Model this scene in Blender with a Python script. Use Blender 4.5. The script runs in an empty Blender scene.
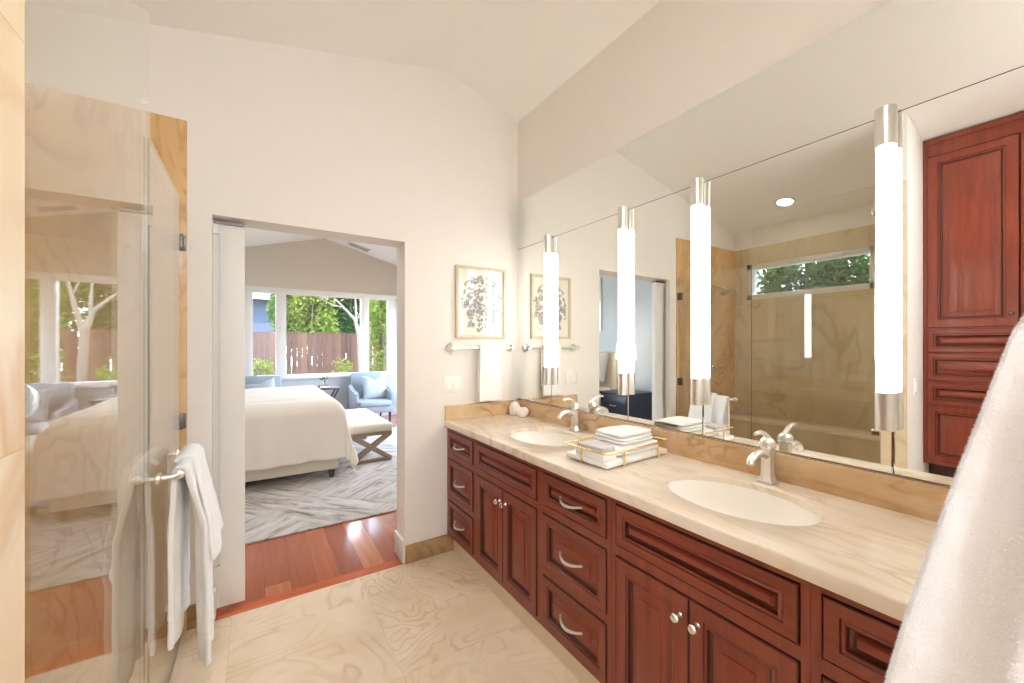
import bpy, bmesh, math, random
from mathutils import Vector, Matrix, noise as mnoise

C = bpy.context.scene
COL = C.collection
R = math.radians
random.seed(7)

# ------------------------------------------------------------------ camera, sky, sun, exposure
YAW = R(32.811)
cam_d = bpy.data.cameras.new('camera'); cam = bpy.data.objects.new('camera', cam_d); COL.objects.link(cam)
cam.location = (0, 0, 1.3546)
cam.rotation_euler = (R(90), 0, -YAW)
cam_d.sensor_width = 36.0; cam_d.lens = 36.0 * 398.06 / 1024
cam_d.shift_y = (345.45 - 341.5) / 1024
cam_d.clip_start = 0.02; cam_d.clip_end = 200
C.camera = cam

w = bpy.data.worlds.new('sky'); C.world = w; w.use_nodes = True
nt = w.node_tree; nt.nodes.clear()
out = nt.nodes.new('ShaderNodeOutputWorld'); bg = nt.nodes.new('ShaderNodeBackground')
geo = nt.nodes.new('ShaderNodeTexCoord'); sep = nt.nodes.new('ShaderNodeSeparateXYZ')
rmp = nt.nodes.new('ShaderNodeValToRGB')
rmp.color_ramp.elements[0].position = 0.0; rmp.color_ramp.elements[0].color = (0.82, 0.90, 1.0, 1)
rmp.color_ramp.elements[1].position = 0.7; rmp.color_ramp.elements[1].color = (0.56, 0.72, 1.0, 1)
nt.links.new(geo.outputs['Generated'], sep.inputs[0]); nt.links.new(sep.outputs[2], rmp.inputs[0])
nt.links.new(rmp.outputs[0], bg.inputs[0]); nt.links.new(bg.outputs[0], out.inputs[0])
bg.inputs[1].default_value = 7.0

sun_d = bpy.data.lights.new('sun', 'SUN'); sun_d.energy = 2.4; sun_d.angle = R(1.0); sun_d.color = (1, .94, .84)
sun = bpy.data.objects.new('sun', sun_d); COL.objects.link(sun)
sun.rotation_euler = Vector((0.25, 0.55, -1.0)).to_track_quat('-Z', 'Y').to_euler()

vs = C.view_settings
vs.view_transform = 'Standard'; vs.look = 'None'; vs.gamma = 1.0; vs.use_curve_mapping = False
vs.exposure = 1.17
cy = C.cycles
cy.use_denoising = True
cy.max_bounces = 14; cy.diffuse_bounces = 6; cy.glossy_bounces = 10; cy.transmission_bounces = 10
cy.transparent_max_bounces = 24
cy.caustics_reflective = False; cy.caustics_refractive = False
cy.sample_clamp_indirect = 6.0

TUBE_E = 9.0; CAN_E = 115.0; CANB_E = 165.0; CANS_E = 12.0; SHADE_E = 1.2

# ------------------------------------------------------------------ materials
def srgb(r, g, b):
    f = lambda c: (c/255/12.92) if c/255 <= .04045 else ((c/255+.055)/1.055)**2.4
    return (f(r), f(g), f(b), 1)

class NT:
    def __init__(s, name):
        s.m = bpy.data.materials.new(name); s.m.use_nodes = True
        s.t = s.m.node_tree; s.b = s.t.nodes['Principled BSDF']; s.out = s.t.nodes['Material Output']
    def n(s, typ, **kw):
        nd = s.t.nodes.new('ShaderNode' + typ)
        ins = kw.pop('ins', {})
        for k, v in kw.items(): setattr(nd, k, v)
        for k, v in ins.items():
            if isinstance(v, bpy.types.NodeSocket): s.t.links.new(v, nd.inputs[k])
            else: nd.inputs[k].default_value = v
        return nd
    def math(s, op, a, b=0.0, c=0.0): return s.n('Math', operation=op, ins={0: a, 1: b, 2: c}).outputs[0]
    def mix(s, fac, a, b):
        nd = s.n('Mix', data_type='RGBA'); 
        for i, v in ((0, fac), (6, a), (7, b)):
            if isinstance(v, bpy.types.NodeSocket): s.t.links.new(v, nd.inputs[i])
            else: nd.inputs[i].default_value = v
        return nd.outputs[2]
    def vmul(s, v, xyz): return s.n('VectorMath', operation='MULTIPLY', ins={0: v, 1: xyz}).outputs[0]
    def vadd(s, a, b): return s.n('VectorMath', operation='ADD', ins={0: a, 1: b}).outputs[0]
    def pos(s): return s.n('NewGeometry').outputs['Position']
    def obj(s): return s.n('TexCoord').outputs['Object']
    def noise(s, v, scale, detail=4, rough=.55, dist=0.0):
        return s.n('TexNoise', ins={'Vector': v, 'Scale': scale, 'Detail': detail, 'Roughness': rough, 'Distortion': dist}).outputs['Fac']
    def ramp(s, fac, stops):
        nd = s.n('ValToRGB'); s.t.links.new(fac, nd.inputs[0]); e = nd.color_ramp.elements
        while len(e) < len(stops): e.new(.5)
        for i, (p, c) in enumerate(stops): e[i].position = p; e[i].color = c
        return nd.outputs[0]
    def set(s, **kw):
        for k, v in kw.items():
            k = k.replace('_', ' ')
            if isinstance(v, bpy.types.NodeSocket): s.t.links.new(v, s.b.inputs[k])
            else: s.b.inputs[k].default_value = v
        return s
    def bump(s, h, strength=.2, dist=.002):
        nd = s.n('Bump', ins={'Height': h, 'Strength': strength, 'Distance': dist})
        s.t.links.new(nd.outputs[0], s.b.inputs['Normal']); return s

def plain(name, col, rough=.5, metal=0.0, var=.04, bump=0.0, bscale=300, spec=.5, coord='obj', **kw):
    k = NT(name); v = k.obj() if coord == 'obj' else k.pos()
    n = k.noise(v, 9.0, 3)
    dark = tuple(c*(1-var) for c in col[:3]) + (1,); lite = tuple(min(1, c*(1+var)) for c in col[:3]) + (1,)
    k.set(Base_Color=k.mix(n, dark, lite), Roughness=rough, Metallic=metal, Specular_IOR_Level=spec, **kw)
    if bump: k.bump(k.noise(v, bscale, 2), bump, .002)
    return k.m

def marble(name, c1, c2, vein, scale=1.0, bands=34, vmix=.6, rough=.3, tile=None, grout=None, warp=1.2, axes='xy', stretch=(1, 1, 1), det=5):
    k = NT(name); p = k.pos(); src = p
    line = None
    if tile:
        sp = k.n('SeparateXYZ', ins={0: p}); comps = {'x': sp.outputs[0], 'y': sp.outputs[1], 'z': sp.outputs[2]}
        cs, ls = [], []
        for ax, ts, of in zip(axes, tile[0], tile[1]):
            q = k.math('DIVIDE', k.math('ADD', comps[ax], of), ts)
            cs.append(k.math('FLOOR', q)); fr = k.math('FRACT', q)
            d = k.math('MULTIPLY', k.math('MINIMUM', fr, k.math('SUBTRACT', 1.0, fr)), ts)
            ls.append(k.math('LESS_THAN', d, .0014))
        cell = k.n('CombineXYZ', ins={0: cs[0], 1: cs[1]})
        wn = k.n('TexWhiteNoise', noise_dimensions='3D', ins={'Vector': cell.outputs[0]})
        src = k.vadd(p, k.vmul(wn.outputs['Color'], (6, 6, 6)))
        line = k.math('MAXIMUM', ls[0], ls[1])
        tone = wn.outputs['Value']
    v = k.vmul(src, stretch)
    n1 = k.noise(v, 1.15*scale, det, .5, warp)
    n2 = k.noise(v, 3.1*scale, 6, .6, .6)
    n3 = k.noise(v, 1.9*scale, 2, .5, .2)
    sn = k.math('SINE', k.math('MULTIPLY', n1, bands))
    b = k.math('POWER', k.math('MULTIPLY_ADD', sn, .5, .5), 5.0)
    mask = k.n('MapRange', ins={0: n3, 1: .38, 2: .62, 3: 0.12, 4: 1.0}).outputs[0]
    base = k.mix(k.n('MapRange', ins={0: n2, 1: .32, 2: .68, 3: 0.0, 4: 1.0}).outputs[0], c1, c2)
    if tile:
        base = k.mix(k.math('MULTIPLY', tone, .25), base, c2)
    f = k.math('MULTIPLY', k.math('MULTIPLY', b, mask), vmix)
    c = k.mix(f, base, vein)
    if line is not None: c = k.mix(k.math('MULTIPLY', line, .38), c, grout or vein)
    k.set(Base_Color=c, Roughness=rough)
    return k.m

def wood(name, c1, c2, c3, axis='z', rough=.34, scale=1.0, coat=.16):
    k = NT(name); p = k.pos()
    st = {'x': (1.2, 14, 14), 'y': (14, 1.2, 14), 'z': (14, 14, 1.2)}[axis]
    n1 = k.noise(k.vmul(p, st), 2.2*scale, 5, .6, .5)
    n2 = k.noise(p, 2.3, 2, .5, .3)
    c = k.ramp(n1, [(.25, c1), (.5, c2), (.78, c3)])
    c = k.mix(k.math('MULTIPLY', n2, .35), c, c1)
    k.set(Base_Color=c, Roughness=rough, Coat_Weight=coat, Coat_Roughness=.12)
    return k.m

def glass_mat(name, tint, f0=.042, rough=0.0):
    k = NT(name); k.t.nodes.remove(k.b)
    g = k.n('NewGeometry')
    dot = k.n('VectorMath', operation='DOT_PRODUCT', ins={0: g.outputs['Incoming'], 1: g.outputs['Normal']}).outputs['Value']
    c = k.math('ABSOLUTE', dot)
    f = k.math('MULTIPLY_ADD', k.math('POWER', k.math('SUBTRACT', 1.0, c), 5.0), 1-f0, f0)
    tr = k.n('BsdfTransparent', ins={'Color': tint}); gl = k.n('BsdfGlossy', ins={'Color': (1, 1, 1, 1), 'Roughness': rough})
    mx = k.n('MixShader', ins={0: f, 1: tr.outputs[0], 2: gl.outputs[0]})
    k.t.links.new(mx.outputs[0], k.out.inputs[0]); return k.m

def mirror_mat(name, col):
    k = NT(name); k.set(Base_Color=col, Metallic=1.0, Roughness=0.0); return k.m

def emit_mat(name, col, strength):
    k = NT(name); k.set(Base_Color=(.9, .9, .9, 1), Emission_Color=col, Emission_Strength=strength, Roughness=.4); return k.m

def leaf_mat(name, c1, c2, trans=.35):
    k = NT(name); p = k.pos()
    n = k.noise(p, 14.0, 2)
    c = k.ramp(n, [(.3, c1), (.7, c2)])
    d = k.n('BsdfDiffuse', ins={'Color': c}); t = k.n('BsdfTranslucent', ins={'Color': c})
    mx = k.n('MixShader', ins={0: trans, 1: d.outputs[0], 2: t.outputs[0]})
    k.t.nodes.remove(k.b); k.t.links.new(mx.outputs[0], k.out.inputs[0]); return k.m

def fabric(name, col, weave=600, rough=.9, bump=.25, var=.06, sheen=.2):
    k = NT(name); v = k.obj()
    n = k.noise(v, weave, 2); n2 = k.noise(v, 6, 3)
    dark = tuple(c*(1-var) for c in col[:3]) + (1,)
    k.set(Base_Color=k.mix(k.math('MULTIPLY_ADD', n, .5, k.math('MULTIPLY', n2, .5)), dark, col), Roughness=rough, Sheen_Weight=sheen, Specular_IOR_Level=.2)
    k.bump(n, bump, .003); return k.m

M = {}
M['paint'] = plain('wall_paint', srgb(240, 234, 226), .75, var=.012, bump=.05, bscale=90, coord='pos')
M['ceil'] = plain('ceiling_paint', srgb(250, 248, 244), .8, var=.01, coord='pos')
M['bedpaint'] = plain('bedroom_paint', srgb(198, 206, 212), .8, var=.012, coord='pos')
M['upper'] = plain('bedroom_paint_warm_bounce', srgb(212, 200, 184), .8, var=.012, coord='pos')  # beiger than the walls below: warm bounce light put into the colour
M['white'] = plain('white_trim_paint', srgb(232, 229, 224), .4, var=.01)
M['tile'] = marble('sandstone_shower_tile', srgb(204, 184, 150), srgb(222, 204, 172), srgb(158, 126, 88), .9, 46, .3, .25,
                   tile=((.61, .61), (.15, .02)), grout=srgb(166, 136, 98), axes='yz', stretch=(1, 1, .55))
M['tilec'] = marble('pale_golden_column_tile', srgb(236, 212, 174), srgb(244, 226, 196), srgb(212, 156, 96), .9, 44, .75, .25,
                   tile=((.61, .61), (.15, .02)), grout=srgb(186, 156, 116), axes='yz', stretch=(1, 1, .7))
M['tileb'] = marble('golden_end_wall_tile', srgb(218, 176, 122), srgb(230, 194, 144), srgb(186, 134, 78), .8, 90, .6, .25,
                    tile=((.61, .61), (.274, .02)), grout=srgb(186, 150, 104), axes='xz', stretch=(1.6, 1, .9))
M['floor'] = marble('sandstone_floor_tile', srgb(224, 200, 166), srgb(236, 217, 190), srgb(188, 142, 94), 1.0, 150, .40, .2,
                    tile=((.61, .61), (.10, .22)), grout=srgb(196, 166, 126), axes='xy', det=3.2, warp=.9)
M['base'] = marble('stone_baseboard', srgb(162, 128, 90), srgb(182, 148, 108), srgb(122, 86, 52), 2.2, 40, .6, .3)
M['counter'] = marble('travertine_counter', srgb(232, 216, 196), srgb(241, 229, 212), srgb(212, 180, 140), 1.9, 40, .6, .16, stretch=(2.4, .7, 1))
M['splash'] = marble('travertine_splash', srgb(204, 168, 124), srgb(222, 194, 156), srgb(162, 114, 68), 1.8, 40, .6, .2, stretch=(1, .8, 1.6))
M['toe'] = plain('toe_kick_stone', srgb(222, 204, 178), .4)
M['cherry'] = wood('cherry_wood', srgb(112, 44, 28), srgb(134, 58, 38), srgb(152, 72, 50))
M['cherryh'] = wood('cherry_wood_level_grain', srgb(112, 44, 28), srgb(134, 58, 38), srgb(152, 72, 50), axis='y')
M['glaze'] = wood('cherry_dark_glaze', srgb(66, 20, 12), srgb(78, 26, 16), srgb(90, 32, 20))
M['nickel'] = plain('brushed_nickel', (.82, .80, .76, 1), .32, 1.0, var=.05)
M['chrome'] = plain('polished_chrome', (.80, .80, .80, 1), .12, 1.0, var=.02)
M['bronze'] = plain('dark_metal', (.16, .14, .12, 1), .35, .9)
M['porc'] = plain('sink_porcelain', srgb(250, 246, 238), .12, var=.01, coord='pos')
M['brass'] = plain('gold_brass', (.95, .70, .30, 1), .22, 1.0, var=.03)
M['terry'] = fabric('white_terry', srgb(248, 246, 242), 420, .95, .3, .04)
M['terryn'] = fabric('white_terry_near', srgb(250, 248, 246), 300, .95, .3, .03)
M['marblew'] = marble('white_tray_stone', srgb(240, 236, 230), srgb(246, 243, 238), srgb(206, 200, 192), 3, 12, .3, .3)
M['greybox'] = plain('grey_patterned_soap_paper', srgb(202, 197, 192), .6, var=.25)
M['urchin'] = plain('pale_shell', srgb(244, 234, 224), .6, var=.1, bump=.4, bscale=120)
M['mirror'] = mirror_mat('mirror_silver', (.90, .92, .895, 1))
M['glass'] = glass_mat('shower_glass', (.975, .985, .962, 1))
M['pane'] = glass_mat('window_glass', (.97, .985, .98, 1))
M['artglass'] = glass_mat('picture_glass', (.985, .99, .985, 1), .02)
M['tube'] = emit_mat('lit_tube', (1, .935, .835, 1), TUBE_E)
M['can'] = emit_mat('added_downlight', (.96, .98, 1, 1), CAN_E)  # for unseen ceiling lights added to brighten the bathroom
M['canb'] = emit_mat('added_bedroom_downlight', (1, .97, .93, 1), CANB_E)  # for unseen ceiling lights added to brighten the bedroom
M['cans'] = emit_mat('lit_shower_downlight', (1, .97, .93, 1), CANS_E)
M['shade'] = emit_mat('lit_lamp_shade', (1, .80, .58, 1), SHADE_E)
M['paper'] = plain('art_paper', srgb(243, 236, 224), .8, var=.01)
M['frame'] = wood('pale_oak_frame', srgb(200, 182, 156), srgb(214, 198, 172), srgb(224, 210, 186), coat=.1)
M['ink1'] = plain('art_grey_ink', srgb(158, 158, 164), .8); M['ink2'] = plain('art_slate_ink', srgb(126, 130, 140), .8); M['ink3'] = plain('art_tan_ink', srgb(198, 184, 166), .8)
M['plast'] = plain('white_switch_plastic', srgb(244, 240, 232), .35, var=.01)
M['duvet'] = fabric('duvet_cotton', srgb(230, 221, 208), 120, .9, .15, .03)
M['upholst'] = fabric('cream_upholstery', srgb(216, 204, 184), 300, .9, .3)
M['bluefab'] = fabric('pale_blue_upholstery', srgb(166, 177, 189), 300, .9, .3)
M['pillow'] = fabric('pillow_linen', srgb(192, 200, 204), 300, .9, .3)
M['greypil'] = fabric('grey_pillow', srgb(196, 192, 186), 200, .9, .4)
M['benchw'] = wood('weathered_oak', srgb(128, 106, 82), srgb(150, 128, 102), srgb(170, 148, 120), axis='x', rough=.5, coat=0)
M['darkwood'] = wood('dark_brown_wood', srgb(52, 34, 26), srgb(66, 44, 34), srgb(80, 54, 42), rough=.4)
M['navy'] = plain('navy_lacquer', srgb(44, 50, 66), .35)
M['leaf1'] = leaf_mat('leaf_lime', srgb(86, 106, 42), srgb(142, 156, 74))
M['leaf2'] = leaf_mat('leaf_green', srgb(62, 88, 46), srgb(104, 128, 68))
M['leaf3'] = leaf_mat('leaf_dark', srgb(34, 66, 32), srgb(66, 100, 52))
M['leaf4'] = leaf_mat('leaf_blossom', srgb(150, 128, 104), srgb(196, 172, 150))
M['leaf5'] = leaf_mat('leaf_oleander', srgb(40, 66, 36), srgb(96, 124, 72))
M['bark'] = plain('pale_bark', srgb(112, 102, 90), .9, var=.2, bump=.5, bscale=40)
M['soil'] = plain('soil', srgb(120, 100, 76), .95, var=.2)
M['house'] = plain('blue_grey_siding', srgb(70, 84, 106), .8)
M['roofm'] = plain('grey_roof', srgb(120, 116, 112), .9, var=.15)
M['vase'] = glass_mat('clear_vase', (.93, .96, .95, 1))

def woodfloor():
    k = NT('jatoba_planks'); p = k.pos(); sp = k.n('SeparateXYZ', ins={0: p}); x, y = sp.outputs[0], sp.outputs[1]
    W = .128
    qx = k.math('DIVIDE', k.math('ADD', x, 3.03), W); ix = k.math('FLOOR', qx); fx = k.math('FRACT', qx)
    o = k.n('TexWhiteNoise', noise_dimensions='1D', ins={'W': ix}).outputs['Value']
    qy = k.math('ADD', k.math('DIVIDE', y, 1.5), k.math('MULTIPLY', o, 3.0)); iy = k.math('FLOOR', qy); fy = k.math('FRACT', qy)
    cell = k.n('CombineXYZ', ins={0: ix, 1: iy}).outputs[0]
    wn = k.n('TexWhiteNoise', noise_dimensions='3D', ins={'Vector': cell})
    g = k.noise(k.vadd(k.vmul(p, (16, 1.3, 1)), k.vmul(wn.outputs['Color'], (9, 9, 9))), 1.6, 5, .6, .7)
    c = k.ramp(wn.outputs['Value'], [(0, srgb(150, 72, 46)), (.5, srgb(186, 102, 64)), (1, srgb(216, 142, 96))])
    c = k.mix(k.n('MapRange', ins={0: g, 1: .3, 2: .75, 3: 0, 4: .55}).outputs[0], c, srgb(120, 52, 34))
    ln = k.math('MAXIMUM', k.math('LESS_THAN', fx, .018), k.math('LESS_THAN', fy, .0016))
    c = k.mix(k.math('MULTIPLY', ln, .6), c, srgb(70, 26, 14))
    k.set(Base_Color=c, Roughness=.16, Coat_Weight=.4, Coat_Roughness=.08); return k.m
M['woodfloor'] = woodfloor()
M['thresh'] = wood('jatoba_threshold', srgb(176, 80, 40), srgb(196, 98, 54), srgb(208, 116, 68), axis='x', rough=.18)

def rugmat():
    k = NT('streaked_rug'); p = k.pos()
    def streak(ang, sc):
        mp = k.n('Mapping', ins={'Vector': p, 'Rotation': (0, 0, R(-ang))})
        return k.noise(k.vmul(mp.outputs[0], (1.0, 6.0, 1.0)), sc, 6, .68, .8)
    a = streak(41, 2.6); b = streak(-47, 2.6)
    sel = k.n('MapRange', ins={0: k.noise(p, 1.6, 1), 1: .46, 2: .54, 3: 0, 4: 1}).outputs[0]
    mixv = k.n('Mix', data_type='FLOAT', ins={0: sel, 2: a, 3: b}).outputs[0]
    c = k.ramp(mixv, [(.28, srgb(112, 102, 96)), (.40, srgb(160, 150, 142)), (.50, srgb(190, 183, 176)), (.68, srgb(212, 207, 201))])
    k.set(Base_Color=c, Roughness=.95, Specular_IOR_Level=.1); k.bump(k.noise(p, 350, 2), .4, .004); return k.m
M['rug'] = rugmat()

def fencemat():
    k = NT('redwood_boards'); p = k.pos(); sp = k.n('SeparateXYZ', ins={0: p})
    i = k.math('FLOOR', k.math('DIVIDE', k.math('ADD', sp.outputs[0], 5.0), .145))
    wn = k.n('TexWhiteNoise', noise_dimensions='1D', ins={'W': i}).outputs['Value']
    g = k.noise(k.vmul(p, (20, 20, 1.2)), 1.5, 4)
    c = k.ramp(wn, [(0, srgb(64, 40, 30)), (.5, srgb(80, 52, 40)), (1, srgb(100, 68, 52))])
    c = k.mix(k.math('MULTIPLY', g, .4), c, srgb(56, 36, 28))
    k.set(Base_Color=c, Roughness=.85); return k.m
M['fence'] = fencemat()

# ------------------------------------------------------------------ mesh helpers
class B:
    def __init__(s): s.bm = bmesh.new()
    def box(s, x0, x1, y0, y1, z0, z1, bev=0.0, mi=0, seg=2):
        x0, x1 = min(x0, x1), max(x0, x1); y0, y1 = min(y0, y1), max(y0, y1); z0, z1 = min(z0, z1), max(z0, z1)
        vs_ = [s.bm.verts.new((x, y, z)) for x in (x0, x1) for y in (y0, y1) for z in (z0, z1)]
        fs = []
        for q in ((0, 1, 3, 2), (4, 6, 7, 5), (0, 4, 5, 1), (2, 3, 7, 6), (0, 2, 6, 4), (1, 5, 7, 3)):
            f = s.bm.faces.new([vs_[i] for i in q]); f.material_index = mi; fs.append(f)
        if bev:
            es = list({e for f in fs for e in f.edges})
            r = bmesh.ops.bevel(s.bm, geom=es, offset=bev, segments=seg, affect='EDGES', profile=.5)
            for f in r['faces']: f.material_index = mi
        return s
    def obox(s, c, ux, uy, uz, hx, hy, hz, bev=0.0, mi=0):
        c = Vector(c); ux, uy, uz = Vector(ux).normalized(), Vector(uy).normalized(), Vector(uz).normalized()
        b2 = B(); b2.box(-hx, hx, -hy, hy, -hz, hz, bev, mi)
        mat = Matrix((ux, uy, uz)).transposed()
        for v in b2.bm.verts: v.co = mat @ v.co + c
        s.merge(b2); return s
    def merge(s, o):
        me = bpy.data.meshes.new('tmp'); o.bm.to_mesh(me); o.bm.free(); s.bm.from_mesh(me); bpy.data.meshes.remove(me); return s
    def tube(s, pts, r, seg=12, mi=0, cap=True, closed=False):
        pts = [Vector(p) for p in pts]; n = len(pts)
        rs = r if isinstance(r, (list, tuple)) else [r]*n
        rings = []; up = None
        for i, p in enumerate(pts):
            if closed: t = pts[(i+1) % n] - pts[i-1]
            else: t = pts[min(i+1, n-1)] - pts[max(i-1, 0)]
            t.normalize()
            if up is None:
                a = Vector((0, 0, 1)) if abs(t.z) < .9 else Vector((1, 0, 0))
                up = (a - t*a.dot(t)).normalized()
            else:
                up = (up - t*up.dot(t)).normalized()
            sd = t.cross(up)
            rings.append([s.bm.verts.new(p + rs[i]*(math.cos(k*2*math.pi/seg)*up + math.sin(k*2*math.pi/seg)*sd)) for k in range(seg)])
        for i in range(n if closed else n-1):
            a, b_ = rings[i], rings[(i+1) % n]
            for k in range(seg):
                f = s.bm.faces.new((a[k], a[(k+1) % seg], b_[(k+1) % seg], b_[k])); f.material_index = mi
        if cap and not closed:
            f = s.bm.faces.new(rings[0][::-1]); f.material_index = mi; f = s.bm.faces.new(rings[-1]); f.material_index = mi
        return s
    def cyl(s, p0, p1, r0, r1=None, seg=24, mi=0): return s.tube([p0, p1], [r0, r0 if r1 is None else r1], seg, mi)
    def lathe(s, prof, c, axis='z', seg=32, mi=0, sx=1.0, sy=1.0, wob=None, cap=True):
        c = Vector(c); rings = []
        for r, h in prof:
            ring = []
            for k in range(seg):
                a = 2*math.pi*k/seg; rr = r*(wob(a, h) if wob else 1)
                u, v = rr*math.cos(a)*sx, rr*math.sin(a)*sy
                d = {'z': (u, v, h), 'x': (h, u, v), 'y': (u, h, v)}[axis]
                ring.append(s.bm.verts.new(c + Vector(d)))
            rings.append(ring)
        for a, b_ in zip(rings, rings[1:]):
            for k in range(seg):
                f = s.bm.faces.new((a[k], a[(k+1) % seg], b_[(k+1) % seg], b_[k])); f.material_index = mi
        for ring in ((rings[0], rings[-1]) if cap else ()):
            if prof[0 if ring is rings[0] else -1][0] > 1e-5: f = s.bm.faces.new(ring); f.material_index = mi
        return s
    def grid(s, fn, nu, nv, mi=0, closeu=False):
        vv = [[s.bm.verts.new(fn(i/(nu if closeu else nu-1), j/(nv-1))) for j in range(nv)] for i in range(nu)]
        for i in range(nu if closeu else nu-1):
            for j in range(nv-1):
                f = s.bm.faces.new((vv[i][j], vv[(i+1) % nu][j], vv[(i+1) % nu][j+1], vv[i][j+1])); f.material_index = mi
        return s
    def poly(s, pts, mi=0):
        f = s.bm.faces.new([s.bm.verts.new(p) for p in pts]); f.material_index = mi; return s
    def prism(s, pts, d, mi=0):
        d = Vector(d); a = [s.bm.verts.new(p) for p in pts]; b_ = [s.bm.verts.new(Vector(p)+d) for p in pts]
        s.bm.faces.new(a).material_index = mi; s.bm.faces.new(b_[::-1]).material_index = mi
        for i in range(len(a)):
            j = (i+1) % len(a); s.bm.faces.new((a[i], b_[i], b_[j], a[j])).material_index = mi
        return s
    def rings(s, mapf, w0, w1, h0, h1, prof, mats):
        """nested rectangles: prof = [(inset, depth)], mapf(a, b, depth)"""
        loops = []
        for ins, d in prof:
            q = [(w0+ins, h0+ins), (w1-ins, h0+ins), (w1-ins, h1-ins), (w0+ins, h1-ins)]
            loops.append([s.bm.verts.new(mapf(a, b_, d)) for a, b_ in q])
        s.bm.faces.new(loops[0]).material_index = mats[0]
        for i, (a, b_) in enumerate(zip(loops, loops[1:])):
            for k in range(4):
                s.bm.faces.new((a[k], a[(k+1) % 4], b_[(k+1) % 4], b_[k])).material_index = mats[i+1]
        s.bm.faces.new(loops[-1]).material_index = mats[-1]
        return s

def P_(o): return Vector(o.location) if o else Vector((0, 0, 0))
def wloc(o):
    v = Vector((0, 0, 0))
    while o: v += Vector(o.location); o = o.parent
    return v

def obj(name, b, mats, parent=None, smooth=35, mods=None, recalc=True):
    """links one mesh object; geometry is given in world space; the origin of a top-level mesh is put at its base"""
    bm = b.bm if isinstance(b, B) else b
    if recalc: bmesh.ops.recalc_face_normals(bm, faces=bm.faces)
    me = bpy.data.meshes.new(name)
    mats = mats if isinstance(mats, (list, tuple)) else [mats]
    for m in mats: me.materials.append(m)
    if parent is None:
        xs = [v.co for v in bm.verts]
        off = Vector(((min(v.x for v in xs)+max(v.x for v in xs))/2, (min(v.y for v in xs)+max(v.y for v in xs))/2, min(v.z for v in xs)))
    else:
        off = wloc(parent)
    for v in bm.verts: v.co -= off
    bm.to_mesh(me); bm.free()
    if smooth:
        me.polygons.foreach_set('use_smooth', [True]*len(me.polygons))
        me.set_sharp_from_angle(angle=R(smooth))
    o = bpy.data.objects.new(name, me); COL.objects.link(o)
    if parent is None: o.location = off
    else: o.parent = parent
    for typ, kw in (mods or []):
        md = o.modifiers.new(typ.lower(), typ)
        for k_, v_ in kw.items(): setattr(md, k_, v_)
    return o

def tag(o, label, cat, group=None, kind=None):
    o['label'] = label; o['category'] = cat
    if group: o['group'] = group
    if kind: o['kind'] = kind
    return o
def thing(name, label, cat, loc, group=None):
    o = bpy.data.objects.new(name, None); COL.objects.link(o); o.location = loc; o.empty_display_size = .05
    return tag(o, label, cat, group)
def struct(name, b, mats, parent=None, label=None, cat=None, **kw):
    o = obj(name, b, mats, parent, **kw)
    if parent is None:
        o['kind'] = 'structure'
        if label: o['label'] = label; o['category'] = cat
    return o
def dup(root, loc, label, group=None):
    r = root.copy(); COL.objects.link(r); r.location = loc; r['label'] = label
    if group: r['group'] = group
    for ch in list(root.children):
        c = ch.copy(); COL.objects.link(c); c.parent = r
        for g in list(ch.children):
            d = g.copy(); COL.objects.link(d); d.parent = c
    return r

# ------------------------------------------------------------------ the setting
D = 2.438; XM = 1.617; G = -.293; XW = -1.35; WY = 7.80
RZ, RX, SL, SR = 3.165, 1.06, .228, .30
def cz(x): return RZ - SL*(RX-x) if x < RX else RZ - SR*(x-RX)

struct('floor', B().box(-1.5, 1.75, -1.75, D, -.12, 0), M['floor'], label='bathroom floor of pale veined sandstone tiles', cat='floor')
struct('floor_bedroom', B().box(-1.75, 3.05, D+.075, 7.95, -.12, 0), M['woodfloor'], label='bedroom floor of glossy red brown planks', cat='floor')
struct('trim_1', B().box(-.179, .781, D, D+.075, -.12, .001), M['thresh'], label='orange brown wooden threshold strip under doorway', cat='threshold')

b = B()
b.box(-1.75, -.179, D, D+.05, 0, 3.5).box(-1.75, -.245, D+.05, D+.125, 0, 3.5).box(-1.75, -.179, D+.125, D+.17, 0, 3.5)
b.box(.781, 3.05, D, D+.17, 0, 3.5).box(-.179, .781, D, D+.17, 1.998, 3.5).box(-.245, -.179, D+.05, D+.125, 1.998, 3.5)
struct('wall_back', b, M['paint'], label='cream bathroom wall with doorway to bedroom', cat='wall')
struct('wall_right', B().box(XM+.005, 1.78, -1.75, D, 0, 3.5), M['paint'], label='cream wall above the long vanity mirror', cat='wall')
struct('wall_stub', B().box(.78, XM+.005, -.16, -.06, 0, 3.5), M['paint'], label='short cream wall at near end of vanity', cat='wall')
b = B().box(XW, G-.012, .777, .893, 0, 3.5)
struct('wall_column', b, M['paint'], label='narrow wall between shower and linen cabinet', cat='wall')
b = B().box(-1.40, -1.30, -.16, .777, 0, 3.5).box(-1.40, G, -.16, -.06, 0, 3.5)
b.box(G-.1, G, -.95, -.16, 0, 3.5).box(G-.1, G, -1.75, -1.60, 0, 3.5).box(G-.1, G, -1.60, -.95, 0, .6).box(G-.1, G, -1.60, -.95, 2.60, 3.5)
struct('wall_left', b, M['paint'], label='cream wall around the cabinet alcove', cat='wall')
struct('wall_front', B().box(-.4, -.2, -1.75, -1.65, 0, 3.5).box(1.5, 1.75, -1.75, -1.65, 0, 3.5).box(-.2, 1.5, -1.75, -1.65, 0, 2.22).box(-.2, 1.5, -1.75, -1.65, 2.84, 3.5), M['paint'])
b = B()   # shower outer wall with window opening
SY0, SY1, SZ0, SZ1 = .905, 2.30, 1.855, 2.24
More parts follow.
